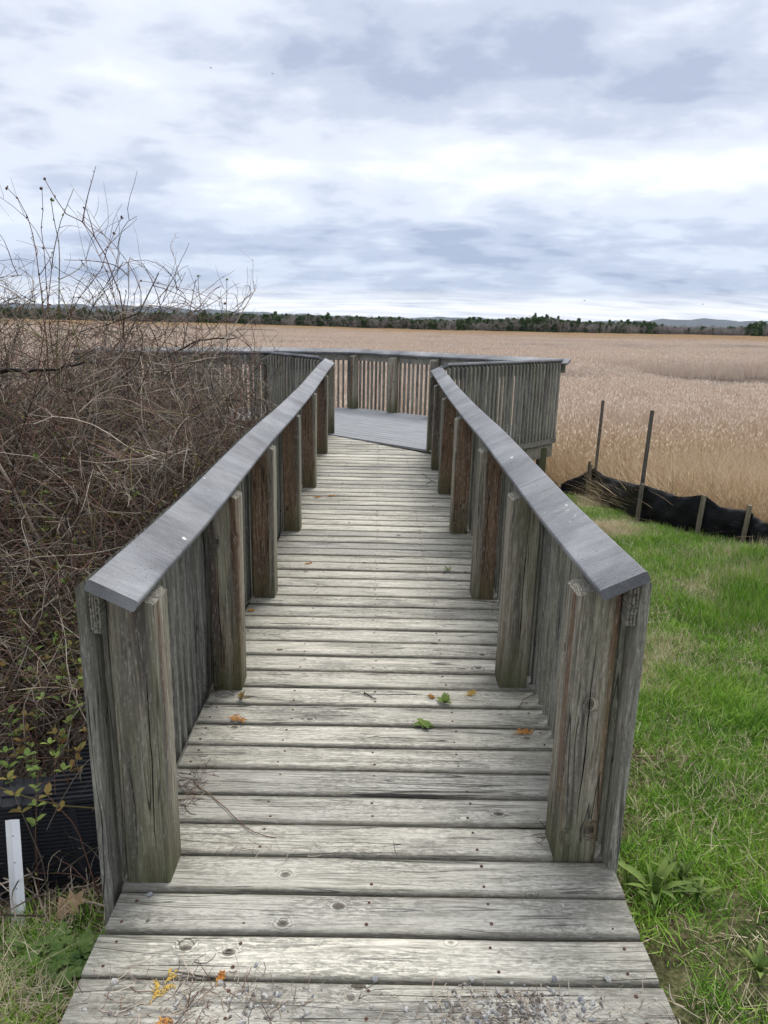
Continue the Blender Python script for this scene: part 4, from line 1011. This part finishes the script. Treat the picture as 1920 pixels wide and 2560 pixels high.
# white plastic marker bar
wb = empty('marker_bar', (-1.14, 1.97, -0.28), 'white plastic angle bar with punched holes stuck in the ground before the drain', 'marker')
pa, pb = atZ(48, 2318, -0.28), atZ(30, 2050, 0.01); ax = (pb - pa) / np.linalg.norm(pb - pa); sx_ = np.array([1, 0.12, 0]); sx_ /= np.linalg.norm(sx_); sy_ = np.cross(ax, sx_)
ang = [(-.021, .004), (-.008, -.012), (.021, -.010), (.021, -.0075), (-.007, -.0095), (-.019, .0055)]
F = [(tuple(pa + ax * s - np.array(wb.location)), tuple(sx_), tuple(-sy_)) for s in np.linspace(-.05, np.linalg.norm(pb - pa), 8)]
link('bar', loft_mesh('bar', ang, F, M_white), wb)
for s in (0.12, 0.36, 0.60, 0.85):
    c = pa + ax * s * np.linalg.norm(pb - pa) + sx_ * .004; a6 = np.arange(8) * math.pi / 4
    for ny in (-.0125, .0125):
        V = [c + (sx_ * math.cos(t) + ax * math.sin(t)) * .0032 - np.sign(1) * sy_ * ny - np.array(wb.location) for t in a6] + [c + (sx_ * math.cos(t) + ax * math.sin(t)) * .0022 - sy_ * (ny * 1.05) - np.array(wb.location) for t in a6]
    a = Acc(); a.add(V, [tuple(range(8)), tuple(range(15, 7, -1))]); a.add(V, [(i, (i + 1) % 8, 8 + (i + 1) % 8, 8 + i) for i in range(8)])
    link('hole', a.mesh('hole', [M_galv]), wb)

# ------------------------------------------------------------------ silt fence on the right
def fabric_mat():
    t = NT('black_silt_fabric', 0.6, 0.18); p = t.pos(); n = t.noise(p, (3, 3, 22), 4, 0.6); w = t.noise(p, (9, 9, 45), 3, 0.6)
    t.color(t.ramp(n, [(0.35, (0.005, 0.005, 0.007)), (0.7, (0.012, 0.012, 0.016))])); t.bump(w, 0.4, 0.02); return t.m
M_fab = fabric_mat()
top_px = [(1398, 1215), (1478, 1176), (1609, 1218), (1757, 1246), (1862, 1281), (1925, 1312)]
sf = empty('silt_fence', (3.5, 7.7, -0.45), 'sagging black fabric silt fence on wooden stakes between the grass and the reeds', 'fence')
bp = np.array([(x, y, float(ground_h(x, y)) - 0.01) for x, y in base])
tp = []
for k, (x, y) in enumerate(base):
    if k < len(top_px): tp.append(atY(*top_px[k], y)[2])
    else: tp.append(bp[k][2] + .36)
tp = [z + .03 for z in tp]
S = 140; tt = np.linspace(0, len(base) - 1, S); V = []
hz = 10
for i, t in enumerate(tt):
    k = min(int(t), len(base) - 2); f = t - k; b = bp[k] * (1 - f) + bp[k + 1] * f; zt = tp[k] * (1 - f) + tp[k + 1] * f - 0.055 * math.sin(math.pi * f) * (0 if k == 0 else 1) + .008 * math.sin(t * 9)
    d = bp[k + 1] - bp[k]; n = np.array([-d[1], d[0], 0]) / np.linalg.norm(d)
    for j in range(hz + 1):
        s = j / hz; wr = (0.020 * math.sin(t * 8 + 5 * s) + 0.016 * math.sin(t * 21 - 9 * s + 2) + .010 * math.sin(t * 3 + 17 * s)) * 0.55 * math.sin(math.pi * min(f, 1 - f) * 1.0 + .35) + (0.05 * math.sin(math.pi * s) * math.sin(math.pi * f))
        V.append(np.array([b[0], b[1], b[2] + (zt - b[2]) * s]) - n * wr - np.array(sf.location))
i = (np.arange(S - 1)[:, None] * (hz + 1) + np.arange(hz)[None]).ravel(); Q = np.stack([i, i + hz + 1, i + hz + 2, i + 1], -1)
fo = link('fabric', np_mesh('fabric', V, Q, M_fab, smooth=True), sf); sm = fo.modifiers.new('thickness', 'SOLIDIFY'); sm.thickness = 0.004
# loose flap of fabric
fl = [atY(1690, 1236, 7.75), atY(1612, 1219, 8.1), atY(1645, 1246, 7.8), atY(1660, 1241, 7.75)]
V = [q - np.array(sf.location) for q in fl] + [q - np.array(sf.location) - np.array([0, .006, 0]) for q in fl]
fm = bpy.data.meshes.new('fabric_flap'); fm.from_pydata([tuple(v) for v in V], [], [(0, 1, 2, 3), (7, 6, 5, 4), (0, 4, 5, 1), (1, 5, 6, 2), (2, 6, 7, 3), (3, 7, 4, 0)]); fm.materials.append(M_fab); link('fabric_flap', fm, sf)
M_stake = wood('stake_wood', 'Z', [(0.36, (0.10, 0.08, 0.055)), (0.5, (0.23, 0.19, 0.13)), (0.66, (0.38, 0.32, 0.23))], moss=0.2, knots=0.2)
M_stake_dark = wood('old_stake_wood', 'Z', [(0.36, (0.04, 0.032, 0.026)), (0.5, (0.09, 0.075, 0.062)), (0.66, (0.17, 0.145, 0.12))], moss=0.1, knots=0.2)
def stake(p, zt, w, mat, lean=(0, 0), parent=None, name='stake', below=.15):
    p = np.array(p, float); hgt = zt - p[2]
    pr = [(-w / 2, -w / 2), (w / 2, -w / 2), (w / 2, w / 2), (-w / 2, w / 2)]
    F = [((lean[0] * h, lean[1] * h, h), (1, 0, 0), (0, 1, 0)) for h in np.linspace(-below, hgt, 6)]
    me = loft_mesh(name, pr, F, mat)
    if parent: return child(name, me, parent, p, (0, 0, random.uniform(-.4, .4)))
    return link(name, me, None, tuple(p), (0, 0, random.uniform(-.4, .4)))
for k, (dx, dz) in enumerate(((0, -.02), (0, .06), (0, .01), (0, .01), (0, .05), (0, .04), (0, .05), (0, .04))):
    b = bp[k].copy(); d = bp[min(k + 1, 7)] - bp[max(k - 1, 0)]; n = np.array([-d[1], d[0], 0]) / np.linalg.norm(d); b -= n * -0.045 if False else n * 0.045
    stake(b, tp[k] + dz, .036, M_stake, (random.uniform(-.03, .06), 0), sf)
q = bp[1] + np.array([-.07, .02, 0]); stake(q, tp[1] + .10, .034, M_stake_dark, (.0, 0), sf)
def tall_stake(pb, pt, Y, label, w):
    b, t = atY(*pb, Y), atY(*pt, Y); g = float(ground_h(b[0], b[1])); l = (t[0] - b[0]) / (t[2] - b[2]); b = np.array([b[0] - l * (b[2] - g), Y, g])
    o = stake(b, t[2], w, M_stake_dark, (l, 0), None, 'tall_stake'); o.rotation_euler = (0, 0, 0); tag(o, label, 'stake', 'tall dark stakes behind the silt fence')
tall_stake((1492, 1145), (1508, 1001), 10.4, 'thinner dark stake standing in the reeds nearer the platform corner', .034)
tall_stake((1605, 1215), (1631, 1026), 8.35, 'taller dark stake leaning right behind the black fabric', .036)

# ------------------------------------------------------------------ small plants
def rosette(n, size, mat, r, up=.7, w=.3, seg=4):
    a = Acc(); P = []
    for k in range(n):
        az = 2.4 * k + r.uniform(-.3, .3); L = size * r.uniform(.65, 1.1); el0 = r.uniform(.5, 1.25) * up; V = []
        for j in range(seg + 1):
            s = j / seg; el = el0 - s * .8; x = L * s * math.cos(el0 - .4 * s); z = L * (s * math.sin(el0) - .35 * s * s); ww = L * w * math.sin(math.pi * min(s * .93 + .07, 1)) * .5
            for sg in (-1, 0, 1): V.append((x * math.cos(az) - sg * ww * math.sin(az), x * math.sin(az) + sg * ww * math.cos(az), z + abs(sg) * ww * .35 + .004))
        i = np.array([(j * 3 + q, j * 3 + q + 1, j * 3 + q + 4, j * 3 + q + 3) for j in range(seg) for q in (0, 1)]); a.add(V, i)
    return a.mesh('leaf', [mat])
def weed(loc, size, n, mat, label, cat='weed', w=.3, up=.9, seed=0, name='broadleaf_weed', group=None):
    r = np.random.default_rng(seed); e = empty(name, tuple(loc), label, cat, group); me = rosette(n, size, mat, r, up, w)
    bm = bmesh.new(); bm.from_mesh(me); 
    # split into one object per leaf
    per = 15; nl = len(me.vertices) // per; co = np.array([v.co[:] for v in me.vertices]); bm.free()
    i = np.array([(j * 3 + q, j * 3 + q + 1, j * 3 + q + 4, j * 3 + q + 3) for j in range(4) for q in (0, 1)])
    for k in range(nl): link('leaf', np_mesh('leaf', co[k * per:(k + 1) * per], i, mat, smooth=True), e)
    return e
for k, (px, py, s, lab) in enumerate(((1635, 2215, .17, 'tallest broad leaved weed in the grass beside the right hand post base'), (1700, 2190, .15, 'light green broad leaved weed right of the tallest one'), (1570, 2200, .12, 'narrow leaved weed touching the right hand plank ends'), (1500 + 240, 2235, .11, 'low toothed weed at the right of the weed row'), (1890, 2440, .12, 'lone leafy weed near the lower right picture corner'))):
    p = atZ(px, py + 25, -.11); p[2] = float(ground_h(p[0], p[1])); weed(p, s, 11, M_leaf_g, lab, w=.17 if k != 2 else .10, up=1.55, seed=20 + k, group='weeds beside the planks')
# clover patch at the lower left
def clover_tile(seed):
    r = np.random.default_rng(seed); a = Acc(); n = 16; c = r.uniform(-.10, .10, (n, 2)); h = r.uniform(.015, .05, n)
    for k in range(n):
        for j in range(3):
            az = 2.09 * j + c[k, 0] * 50; R0 = r.uniform(.008, .015); cx, cy = c[k, 0] + R0 * .9 * math.cos(az), c[k, 1] + R0 * .9 * math.sin(az)
            ang = np.arange(7) * 2 * math.pi / 7; tilt = r.uniform(-.3, .3, 2); V = [(cx + R0 * math.cos(q), cy + R0 * math.sin(q), h[k] + R0 * (math.cos(q) * tilt[0] + math.sin(q) * tilt[1])) for q in ang]
            a.add(V, [tuple(range(7))])
        P = np.array([[[c[k, 0], c[k, 1], 0], [c[k, 0], c[k, 1], h[k]]]]); V, Q = tubes(P, np.full((1, 2), .0008), 3); a.add(V, Q)
    return a.mesh('clover', [M_clover])
pts = []
for _ in range(42):
    px, py = random.uniform(50, 250), random.gauss(2415, 45)
    if px + (py - 2300) * .3 > 275: continue
    p = atZ(px, py, -.2); pts.append((p[0], p[1], float(ground_h(p[0], p[1]))))
for _ in range(36):
    px, py = random.uniform(20, 190), random.uniform(1560, 1700); p = atZ(px, py, -.38); pts.append((p[0], p[1], float(ground_h(p[0], p[1]))+.05))
scatter('clover', pts, [(0, 0, random.uniform(0, 6.28)) for _ in pts], [(1, 1, random.uniform(.7, 1.3)) for _ in pts], rng.integers(0, 3, len(pts)), [clover_tile(500 + k) for k in range(3)], 'bright green clover patch at the lower left below the white bar', 'clover')
# little plants growing through the deck gaps
def on_deck(px, py):
    z = 0
    for _ in range(25): p = atZ(px, py, z); z = zr(p[1])
    p[2] = z; return p
weed(on_deck(1112, 1760), .055, 7, M_leaf_g, 'small dark green seedling growing through a deck gap beside a yellow sprig', 'seedling', .55, 1.0, 31, 'seedling')
weed(on_deck(1060, 1815), .050, 8, M_leaf_g, 'low spreading seedling in the deck gap below the upper seedling', 'seedling', .6, .5, 32, 'seedling')
weed(on_deck(1120, 1428), .055, 5, M_leaf_g, 'seedling in a deck gap halfway along the boardwalk', 'seedling', .3, 1.2, 33, 'seedling')
weed(on_deck(603, 1752), .05, 7, M_leaf_o, 'rust coloured seedling in the gap at the foot of the second left post', 'seedling', .25, 1.2, 34, 'seedling')
# dry cedar sprigs
def sprig(p, L, az, mat, label, seed):
    r = np.random.default_rng(seed); a = Acc()
    def br(o, az, L, lv):
        n = 6; P = np.zeros((1, n, 3)); 
        for k in range(n): P[0, k] = (o[0] + math.cos(az) * L * k / (n - 1), o[1] + math.sin(az) * L * k / (n - 1), o[2] + .003 * r.random()); az += r.normal(0, .08)
        V, Q = tubes(P, np.linspace(.0022, .0010, n)[None] * (1 if lv == 0 else .85), 4); V[:, 2] = np.maximum(V[:, 2], .0015); a.add(V, Q)
        if lv < 2:
            for k in range(1, n): 
                for sg in (-1, 1):
                    if r.random() < .85: br(P[0, k], az + sg * r.uniform(.5, .85), L * (.45 if lv == 0 else .4) * (1.1 - .7 * k / n), lv + 1)
    br((0, 0, .002), 0, L, 0)
    o = link('cedar_sprig', a.mesh('cedar_sprig', [mat]), None, (p[0], p[1], p[2] + .002), (0, 0, az)); tag(o, label, 'sprig', 'dry cedar sprigs lying on the deck')
for k, (px, py, L, az, m, lab) in enumerate(((1160, 1742, .075, .6, M_cedar_y, 'bright yellow cedar sprig beside the seedling on the deck'), (1285, 1836, .085, .3, M_cedar, 'orange and yellow cedar sprig near the right hand rail on the third wide plank'),
        (570, 1796, .085, 0, M_cedar, 'rusty orange cedar sprig near the foot of the second left post'), (760, 1413, .06, .2, M_cedar, 'small orange sprig on the deck halfway along, left of centre'),
        (780, 1244, .10, .1, M_cedar, 'orange sprig beside the third left post'), (815, 1242, .09, .3, M_cedar, 'orange sprig right of another one beside the third left post'),
        (375, 2515, .10, 1.4, M_cedar_y, 'bright yellow cedar sprig on the nearest plank at the lower left'), (400, 2545, .07, -1.1, M_cedar, 'orange cedar sprig just below the bright yellow one'),
        (540, 2470, .045, 1.2, M_cedar, 'short orange sprig on the nearest plank right of the yellow one'), (615, 1530, .05, .4, M_cedar, 'orange crumb of cedar beside the second left post'), (1090, 1748, .04, 2.8, M_cedar, 'tiny orange sprig left of the upper seedling'))):
    sprig(on_deck(px, py), L * .85, az, m, lab, 60 + k)
# dropped twigs
def twig(pix, label, r0=.0016, mat=0, lift=.004):
    P = np.array([on_deck(x, y) for x, y in pix]); P = smooth_path(P, 12); P[:, 2] += lift + rng.uniform(0, .004, 12); P[1:-1, :2] += rng.normal(0, .002, (10, 2)); c = P[0].copy()
    V, Q = tubes((P - c)[None], np.linspace(r0, r0 * .5, 12)[None], 4); o = link('dropped_twig', np_mesh('dropped_twig', V, Q, TW[mat], smooth=True), None, tuple(c)); tag(o, label, 'twig', 'twigs dropped on the deck')
twig([(485, 1960), (560, 2020), (620, 2080), (690, 2097)], 'long curved reddish twig reaching out from the first left post', .0022, 1)
twig([(1295, 1773), (1310, 1750), (1335, 1738)], 'short grey twig on the plank by the second right post', .0016, 4)
twig([(1165, 1750), (1200, 1755), (1240, 1768)], 'thin stem trailing from the yellow cedar sprig', .001, 1)
twig([(910, 1735), (925, 1742), (940, 1752)], 'dark bark sliver lying on the plank in front of the deck middle', .0045, 4)
twig([(615, 1515), (650, 1480), (688, 1455)], 'pale straw leaning from the third left post to the second', .0018, 2, .01)
twig([(1055, 1185), (1075, 1200), (1092, 1212)], 'forked dark twig by the fifth right post', .003, 4)
twig([(1065, 1212), (1082, 1203), (1093, 1196)], 'dark twig crossing the forked one by the fifth right post', .0025, 4)
twig([(400, 2500), (450, 2440), (480, 2405)], 'pale grass stem across the lower left planks', .001, 2)
# debris clump at the foot of the left posts
def debris(px, py, rx, ry, n, label, seed, mats=(0, 1, 4)):
    r = np.random.default_rng(seed); c = on_deck(px, py); st = np.stack([r.normal(0, rx, n), r.normal(0, ry, n), r.uniform(0, .012, n)], 1); az = r.uniform(0, 6.28, n); d = np.stack([np.cos(az), np.sin(az), r.normal(0, .15, n)], 1)
    P = wander(st, d, r.uniform(.02, .09, n), 5, .25, -.02, r); P[..., 2] = np.clip(P[..., 2], .002, .04); V, Q = tubes(P, np.broadcast_to(r.uniform(.0005, .0013, (n, 1)), (n, 5)), 3)
    o = link('debris', np_mesh('debris', V, Q, TW, np.repeat(r.choice(mats, n), 4 * 3)), None, tuple(c)); tag(o, label, 'debris', kind='stuff')
debris(482, 1960, .030, .10, 90, 'dark needles and twig debris heaped beside the first left post', 1)
debris(520, 1730, .05, .04, 60, 'needle debris at the foot of the second left post', 2)
debris(700, 2130, .25, .02, 30, 'sparse needles caught in a near deck gap', 3, (0, 2))
debris(470, 2515, .17, .05, 330, 'needles, straw and roots washed over the nearest plank', 4, (0, 2, 2, 1))
debris(1330, 2535, .20, .03, 220, 'straw washed over the right end of the nearest plank', 5, (0, 2, 2))
debris(1370, 2085, .02, .04, 25, 'dark crumbs beside the first right post', 6)
# gravel
def pebble(r):
    bm = bmesh.new(); bmesh.ops.create_icosphere(bm, subdivisions=1, radius=1)
    s = (r.uniform(.7, 1.2), r.uniform(.6, 1.0), r.uniform(.45, .8))
    for v in bm.verts: v.co = Vector((v.co.x * s[0], v.co.y * s[1], v.co.z * s[2])) * r.uniform(.72, 1.15)
    me = bpy.data.meshes.new('pebble'); bm.to_mesh(me); bm.free()
    me.materials.append(M_peb[int(r.integers(0, 3))]); 
    return me
M_peb = [simple('blue_grey_stone', (0.235, 0.24, 0.255), .8, .3, .4, 1.5), simple('pale_grey_stone', (0.42, 0.41, 0.39), .8, .3, .3, 1.5), simple('dark_grey_stone', (0.17, 0.155, 0.14), .85, .2, .4, 1.5)]
r_ = np.random.default_rng(9); peb = [pebble(r_) for _ in range(9)]
pts, scl = [], []
def addp(px, py, s):
    p = on_deck(px, py); s *= random.choice((1.2, .9, .6, .35)); pts.append((p[0], p[1], p[2] + s * .55)); scl.append((s, s, s))
for _ in range(380): addp(random.gauss(1250, 85), random.gauss(2535, 28), random.uniform(.0035, .0075))
for _ in range(130): addp(random.gauss(1420, 60), random.gauss(2520, 22), random.uniform(.004, .009))
for _ in range(100): addp(random.gauss(640, 90), random.gauss(2515, 26), random.uniform(.004, .009))
for _ in range(45): addp(random.gauss(400, 90), random.gauss(2535, 18), random.uniform(.003, .008))
for _ in range(50): addp(random.uniform(250, 1640), random.uniform(2475, 2556), random.uniform(.003, .007))
scatter('gravel', pts, [(random.uniform(0, 6), random.uniform(-.4, .4), random.uniform(0, 6)) for _ in pts], scl, rng.integers(0, 9, len(pts)), peb, 'loose blue grey gravel scattered over the nearest plank', 'gravel')
for px, py, s, lab in ((375, 2240, .013, 'blue grey pebble on the plank end below the first left post'), (287, 2460, .013, 'pebble lodged in the nearest gap at the left'), (550, 2462, .010, 'pale pebble lodged in the nearest gap left of the middle'), (370, 2302, .008, 'small pale pebble stuck to the second plank at the left'), (640, 2415, .008, 'blue grey chip on the second plank left of the middle'), (938, 2452, .012, 'larger pebble of the pair in the nearest gap at the middle'), (1178, 2452, .011, 'pinkish pebble in the nearest gap right of the middle'), (1385, 2450, .011, 'pebble beside a yellow sprout in the nearest gap'), (1517, 2450, .011, 'pale pebble in the nearest gap towards the right'), (1407, 2267, .007, 'small blue pebble on the second plank at the right')):
    p = on_deck(px, py); o = link('pebble', peb[int(rng.integers(0, 9))], None, (p[0], p[1], p[2] + s * .5), (0.2, .1, random.uniform(0, 6))); o.scale = (s, s, s); tag(o, lab, 'pebble', 'single pebbles on the planks')
# fallen oak leaf left, dry
lf = bpy.data.meshes.new('dead_leaf'); ol = [(0, 0), (.02, .012), (.05, .05), (.06, .02), (.09, .045), (.085, .015), (.13, .02), (.10, -.005), (.12, -.035), (.075, -.02), (.06, -.055), (.04, -.02), (.015, -.02)]
lf.from_pydata([(x, y, .012 + .02 * math.sin(30 * x) * math.cos(25 * y)) for x, y in ol] + [(x, y, .010 + .02 * math.sin(30 * x) * math.cos(25 * y)) for x, y in ol], [], [tuple(range(13)), tuple(range(25, 12, -1))] + [(i, 13 + i, 13 + (i + 1) % 13, (i + 1) % 13) for i in range(13)])
lf.materials.append(simple('tan_dead_leaf', (.30, .21, .13), .8, .2, .3, 30)); p = atZ(135, 2300, -.25); p[2] = float(ground_h(p[0], p[1])) + .03
tag(link('dead_leaf', lf, None, tuple(p), (.4, -.2, .9)), 'curled tan dead leaf in front of the black drain', 'leaf')

# ------------------------------------------------------------------ distant trees, hills, birds, haze
M_needle = varmat('evergreen_needles', [(0.035, 0.065, 0.028), (0.080, 0.140, 0.050), (0.15, 0.215, 0.080)], scale=.9)
M_bark = simple('distant_bark', (0.10, 0.085, 0.075), .9)
M_grey = varmat('bare_grey_branches', [(0.14, 0.125, 0.118), (0.28, 0.255, 0.24), (0.40, 0.365, 0.34)], scale=.8)
def conifer(seed, H=7.0, wide=1.3, gaps=.25):
    r = np.random.default_rng(seed); a = Acc(); b = Acc()
    P = np.array([[[0, 0, 0], [.05, 0, H * .4], [0, .05, H * .75], [0, 0, H]]]); V, Q = tubes(P, np.array([[.13, .10, .06, .02]]), 5); b.add(V, Q)
    n = 46
    for k in range(n):
        z = H * (.10 + .88 * (k / n) ** .9); L = wide * (1 - (z / H)) ** .7 * r.uniform(.45, 1.25) + .18
        if r.random() < gaps * (1 - z / H): continue
        az = r.uniform(0, 6.28); tip = np.array([math.cos(az) * L, math.sin(az) * L, z + r.uniform(-.05, .35) * L])
        m = 34; t = r.uniform(.15, 1, m)[:, None]; c = np.array([0, 0, z]) * (1 - t) + tip * t + r.normal(0, .13, (m, 3)); u = r.normal(0, .2, (m, 3)); w = r.normal(0, .2, (m, 3)); w[:, 2] += .12
        V = np.stack([c - u, c + w, c + u * .8], 1).reshape(-1, 3); a.add(V, np.arange(m * 3).reshape(-1, 3))
    return a.mesh('crown', [M_needle]), b.mesh('trunk', [M_bark])
def bare_tree(seed, H=5.0):
    r = np.random.default_rng(seed); a = Acc(); n = 8
    st = np.zeros((n, 3)); st[:, :2] = r.normal(0, .5, (n, 2)); d = np.stack([r.normal(0, .22, n), r.normal(0, .22, n), np.ones(n)], 1); P = wander(st, d, H * r.uniform(.7, 1.05, n), 8, .05, .02, r); V, Q = tubes(P, np.broadcast_to(np.linspace(.07, .02, 8), (n, 8)), 3); a.add(V, Q)
    c, t = sample_on(P, 150, r, .2); dd = t + r.normal(0, .5, (150, 3)); P = wander(c, dd, r.uniform(.5, 1.5, 150), 5, .1, .03, r); V, Q = tubes(P, np.broadcast_to(np.linspace(.028, .012, 5), (150, 5)), 3); a.add(V, Q)
    c, t = sample_on(P, 380, r, .2); dd = t + r.normal(0, .6, (380, 3)); P = wander(c, dd, r.uniform(.3, .8, 380), 3, .1, .03, r); V, Q = tubes(P, np.full((380, 3), .014), 3); a.add(V, Q)
    return a.mesh('bare_tree', [M_grey])
cons = [conifer(600 + k, wide=(1.2, 1.6, 1.0, 1.9, 1.4)[k], gaps=(.2, .4, .1, .6, .3)[k]) for k in range(5)]
bares = [bare_tree(650 + k) for k in range(4)]
def tdist(px): return float(np.interp(px, [-900, 330, 700, 850, 1100, 1350, 1600, 1920, 2800], [430, 400, 300, 262, 250, 290, 330, 380, 420]))
def tpx(px): return float(np.interp(px, [-900, 200, 330, 550, 850, 1090, 1150, 1250, 1330, 1420, 1500, 1600, 1700, 1850, 1900, 2800], [20, 20, 16, 20, 20, 16, 18, 22, 29, 22, 18, 21, 12, 14, 28, 22]))
cnt = 0
for px in list(np.arange(-300, 2250, 15.0)):
    px = px + random.uniform(-8, 8); d = tdist(px) * random.uniform(.99, 1.06); hp = tpx(px) * (random.uniform(.6, 1.0) if random.random() < .7 else random.uniform(1.0, 1.25))
    if 1640 < px < 1860 and random.random() < .65: continue
    if random.random() < .12: continue
    x, y = azim(px, d); H = d * hp / 1800 + 1.68 + 0.95; s = H / 7.0; k = random.randint(0, 4)
    reg = ('far left behind the bushes' if px < 560 else 'above the left boardwalk cap' if px < 830 else 'above the middle of the boardwalk' if px < 1060 else 'above the right boardwalk cap' if px < 1270
           else 'in the tallest clump right of centre' if px < 1420 else 'right of the tallest clump' if px < 1640 else 'at the far right edge')
    e = empty('evergreen_tree', (x, y, -1.0), ('tall' if hp > tpx(px) else 'low' if hp < .75 * tpx(px) else 'middling') + ' dark evergreen of the distant tree line ' + reg, 'tree', 'evergreens of the distant tree line')
    e.rotation_euler = (0, 0, random.uniform(0, 6.28)); e.scale = (s * random.uniform(.8, 1.3),) * 2 + (s,)
    link('crown', cons[k][0], e); link('trunk', cons[k][1], e); cnt += 1
pts, rot, scl, idx = [], [], [], []
for _ in range(3600):
    px = random.uniform(-900, 2800); u = random.random(); d = tdist(px) * (1.0 + .30 * u * u); x, y = azim(px, d)
    ev = random.random() < (.60 if not 1640 < px < 1860 else .15)
    hp = tpx(px) * (random.uniform(.45, .92) if ev else random.uniform(.3, .8)); H = d * hp / 1800 + 2.6
    pts.append((x, y, -1.0)); rot.append((0, 0, random.uniform(0, 6.28)))
    if ev: s = H / 7.0; idx.append(random.randint(0, 4)); scl.append((s * 1.7, s * 1.7, s))
    else: s = H / 5.0; idx.append(5 + random.randint(0, 3)); scl.append((s * 1.6, s * 1.6, s))
wood_src = []
for c, b in cons:
    wood_src.append(c)
scatter('distant_wood', pts, rot, scl, idx, wood_src + bares, 'mass of evergreens and bare grey trees along the far edge of the marsh', 'wood')

def hill_z(X, Y):
    az = np.degrees(np.arctan2(X, Y)); prof = np.interp(az, [-60, -30, -22, -18, -13, -8, -3, 2, 6, 10, 14, 18, 23, 28, 60], [70, 85, 92, 96, 82, 66, 52, 50, 64, 60, 52, 66, 92, 80, 70])
    prof = prof * 1.05 + 9 * np.exp(-((az - 1) / 9) ** 2) + 5 * np.sin(az * 1.9) + 3.5 * np.sin(az * 4.3 + 1) + 1.6 * np.sin(az * 11)
    d = np.hypot(X, Y); ridge = np.exp(-((d - 6200) / 900) ** 2); return np.where(d > 3000, prof * ridge, 0) - 1.1
M_hill = varmat('far_forest', [(0.028, 0.040, 0.045), (0.050, 0.064, 0.066), (0.080, 0.088, 0.085)], scale=.012)
azs = np.radians(np.linspace(-50, 50, 220)); ds = np.linspace(4200, 8200, 26); A, D = np.meshgrid(azs, ds); X, Y = D * np.sin(A), D * np.cos(A); Z = hill_z(X, Y) + rng.normal(0, 1.1, X.shape)
i = (np.arange(25)[:, None] * 220 + np.arange(219)[None]).ravel()
tag(link('hills', np_mesh('hills', np.stack([X, Y, Z], -1).reshape(-1, 3), np.stack([i, i + 1, i + 221, i + 220], -1), M_hill, smooth=True)), kind='structure')
M_bird = simple('dark_bird', (.03, .03, .035), .8)
for px, py, d, lab in ((1461, 752, 130, 'tiny dark bird gliding above the tree line right of centre'), (1757, 761, 150, 'tiny dark bird farther right, lower over the tree line'), (527, 170, 160, 'speck of a bird high in the clouds at upper left'), (681, 185, 180, 'speck of a bird high in the clouds right of the upper left one')):
    c = atY(px, py, d); s = .42
    e = empty('bird', tuple(c), lab, 'bird'); P = np.array([[[-.45, 0, 0], [-.15, 0, .02], [.2, 0, .03], [.42, 0, 0]]]) * s; V, Q = tubes(P, np.array([[.02, .10, .09, .03]]) * s, 6); link('body', np_mesh('body', V, Q, M_bird, smooth=True), e)
    for sg in (-1, 1):
        V = np.array([(.18, 0, .03), (.28, sg * .45, .22), (.10, sg * 1.0, .10), (-.05, sg * .5, .18), (-.10, 0, .03)]) * s; V = np.concatenate([V, V + [0, 0, .015]])
        a = Acc(); a.add(V, [(0, 1, 2, 3, 4), (9, 8, 7, 6, 5)]); a.add(V, [(k, (k + 1) % 5, 5 + (k + 1) % 5, 5 + k) for k in range(5)]); link('wing', a.mesh('wing', [M_bird]), e)
# haze
HB = 9600.0; zb, zt_ = -2.3, 125.0
V = [(x, y, z) for z in (zb, zt_) for (x, y) in ((-HB, -HB), (HB, -HB), (HB, HB), (-HB, HB))]
hm = bpy.data.meshes.new('haze'); hm.from_pydata(V, [], [(3, 2, 1, 0), (4, 5, 6, 7), (0, 1, 5, 4), (1, 2, 6, 5), (2, 3, 7, 6), (3, 0, 4, 7)])
mt = bpy.data.materials.new('haze_air'); mt.use_nodes = True; nt = mt.node_tree; nt.nodes.clear(); vo = nt.nodes.new('ShaderNodeVolumePrincipled'); oo = nt.nodes.new('ShaderNodeOutputMaterial'); nt.links.new(vo.outputs[0], oo.inputs['Volume'])
vo.inputs['Color'].default_value = (0.62, 0.74, 1.0, 1); vo.inputs['Density'].default_value = 3.4e-5; vo.inputs['Anisotropy'].default_value = 0.0
hm.materials.append(mt); ho = link('haze', hm); tag(ho, 'thin bluish air over the whole marsh', 'haze', kind='stuff')
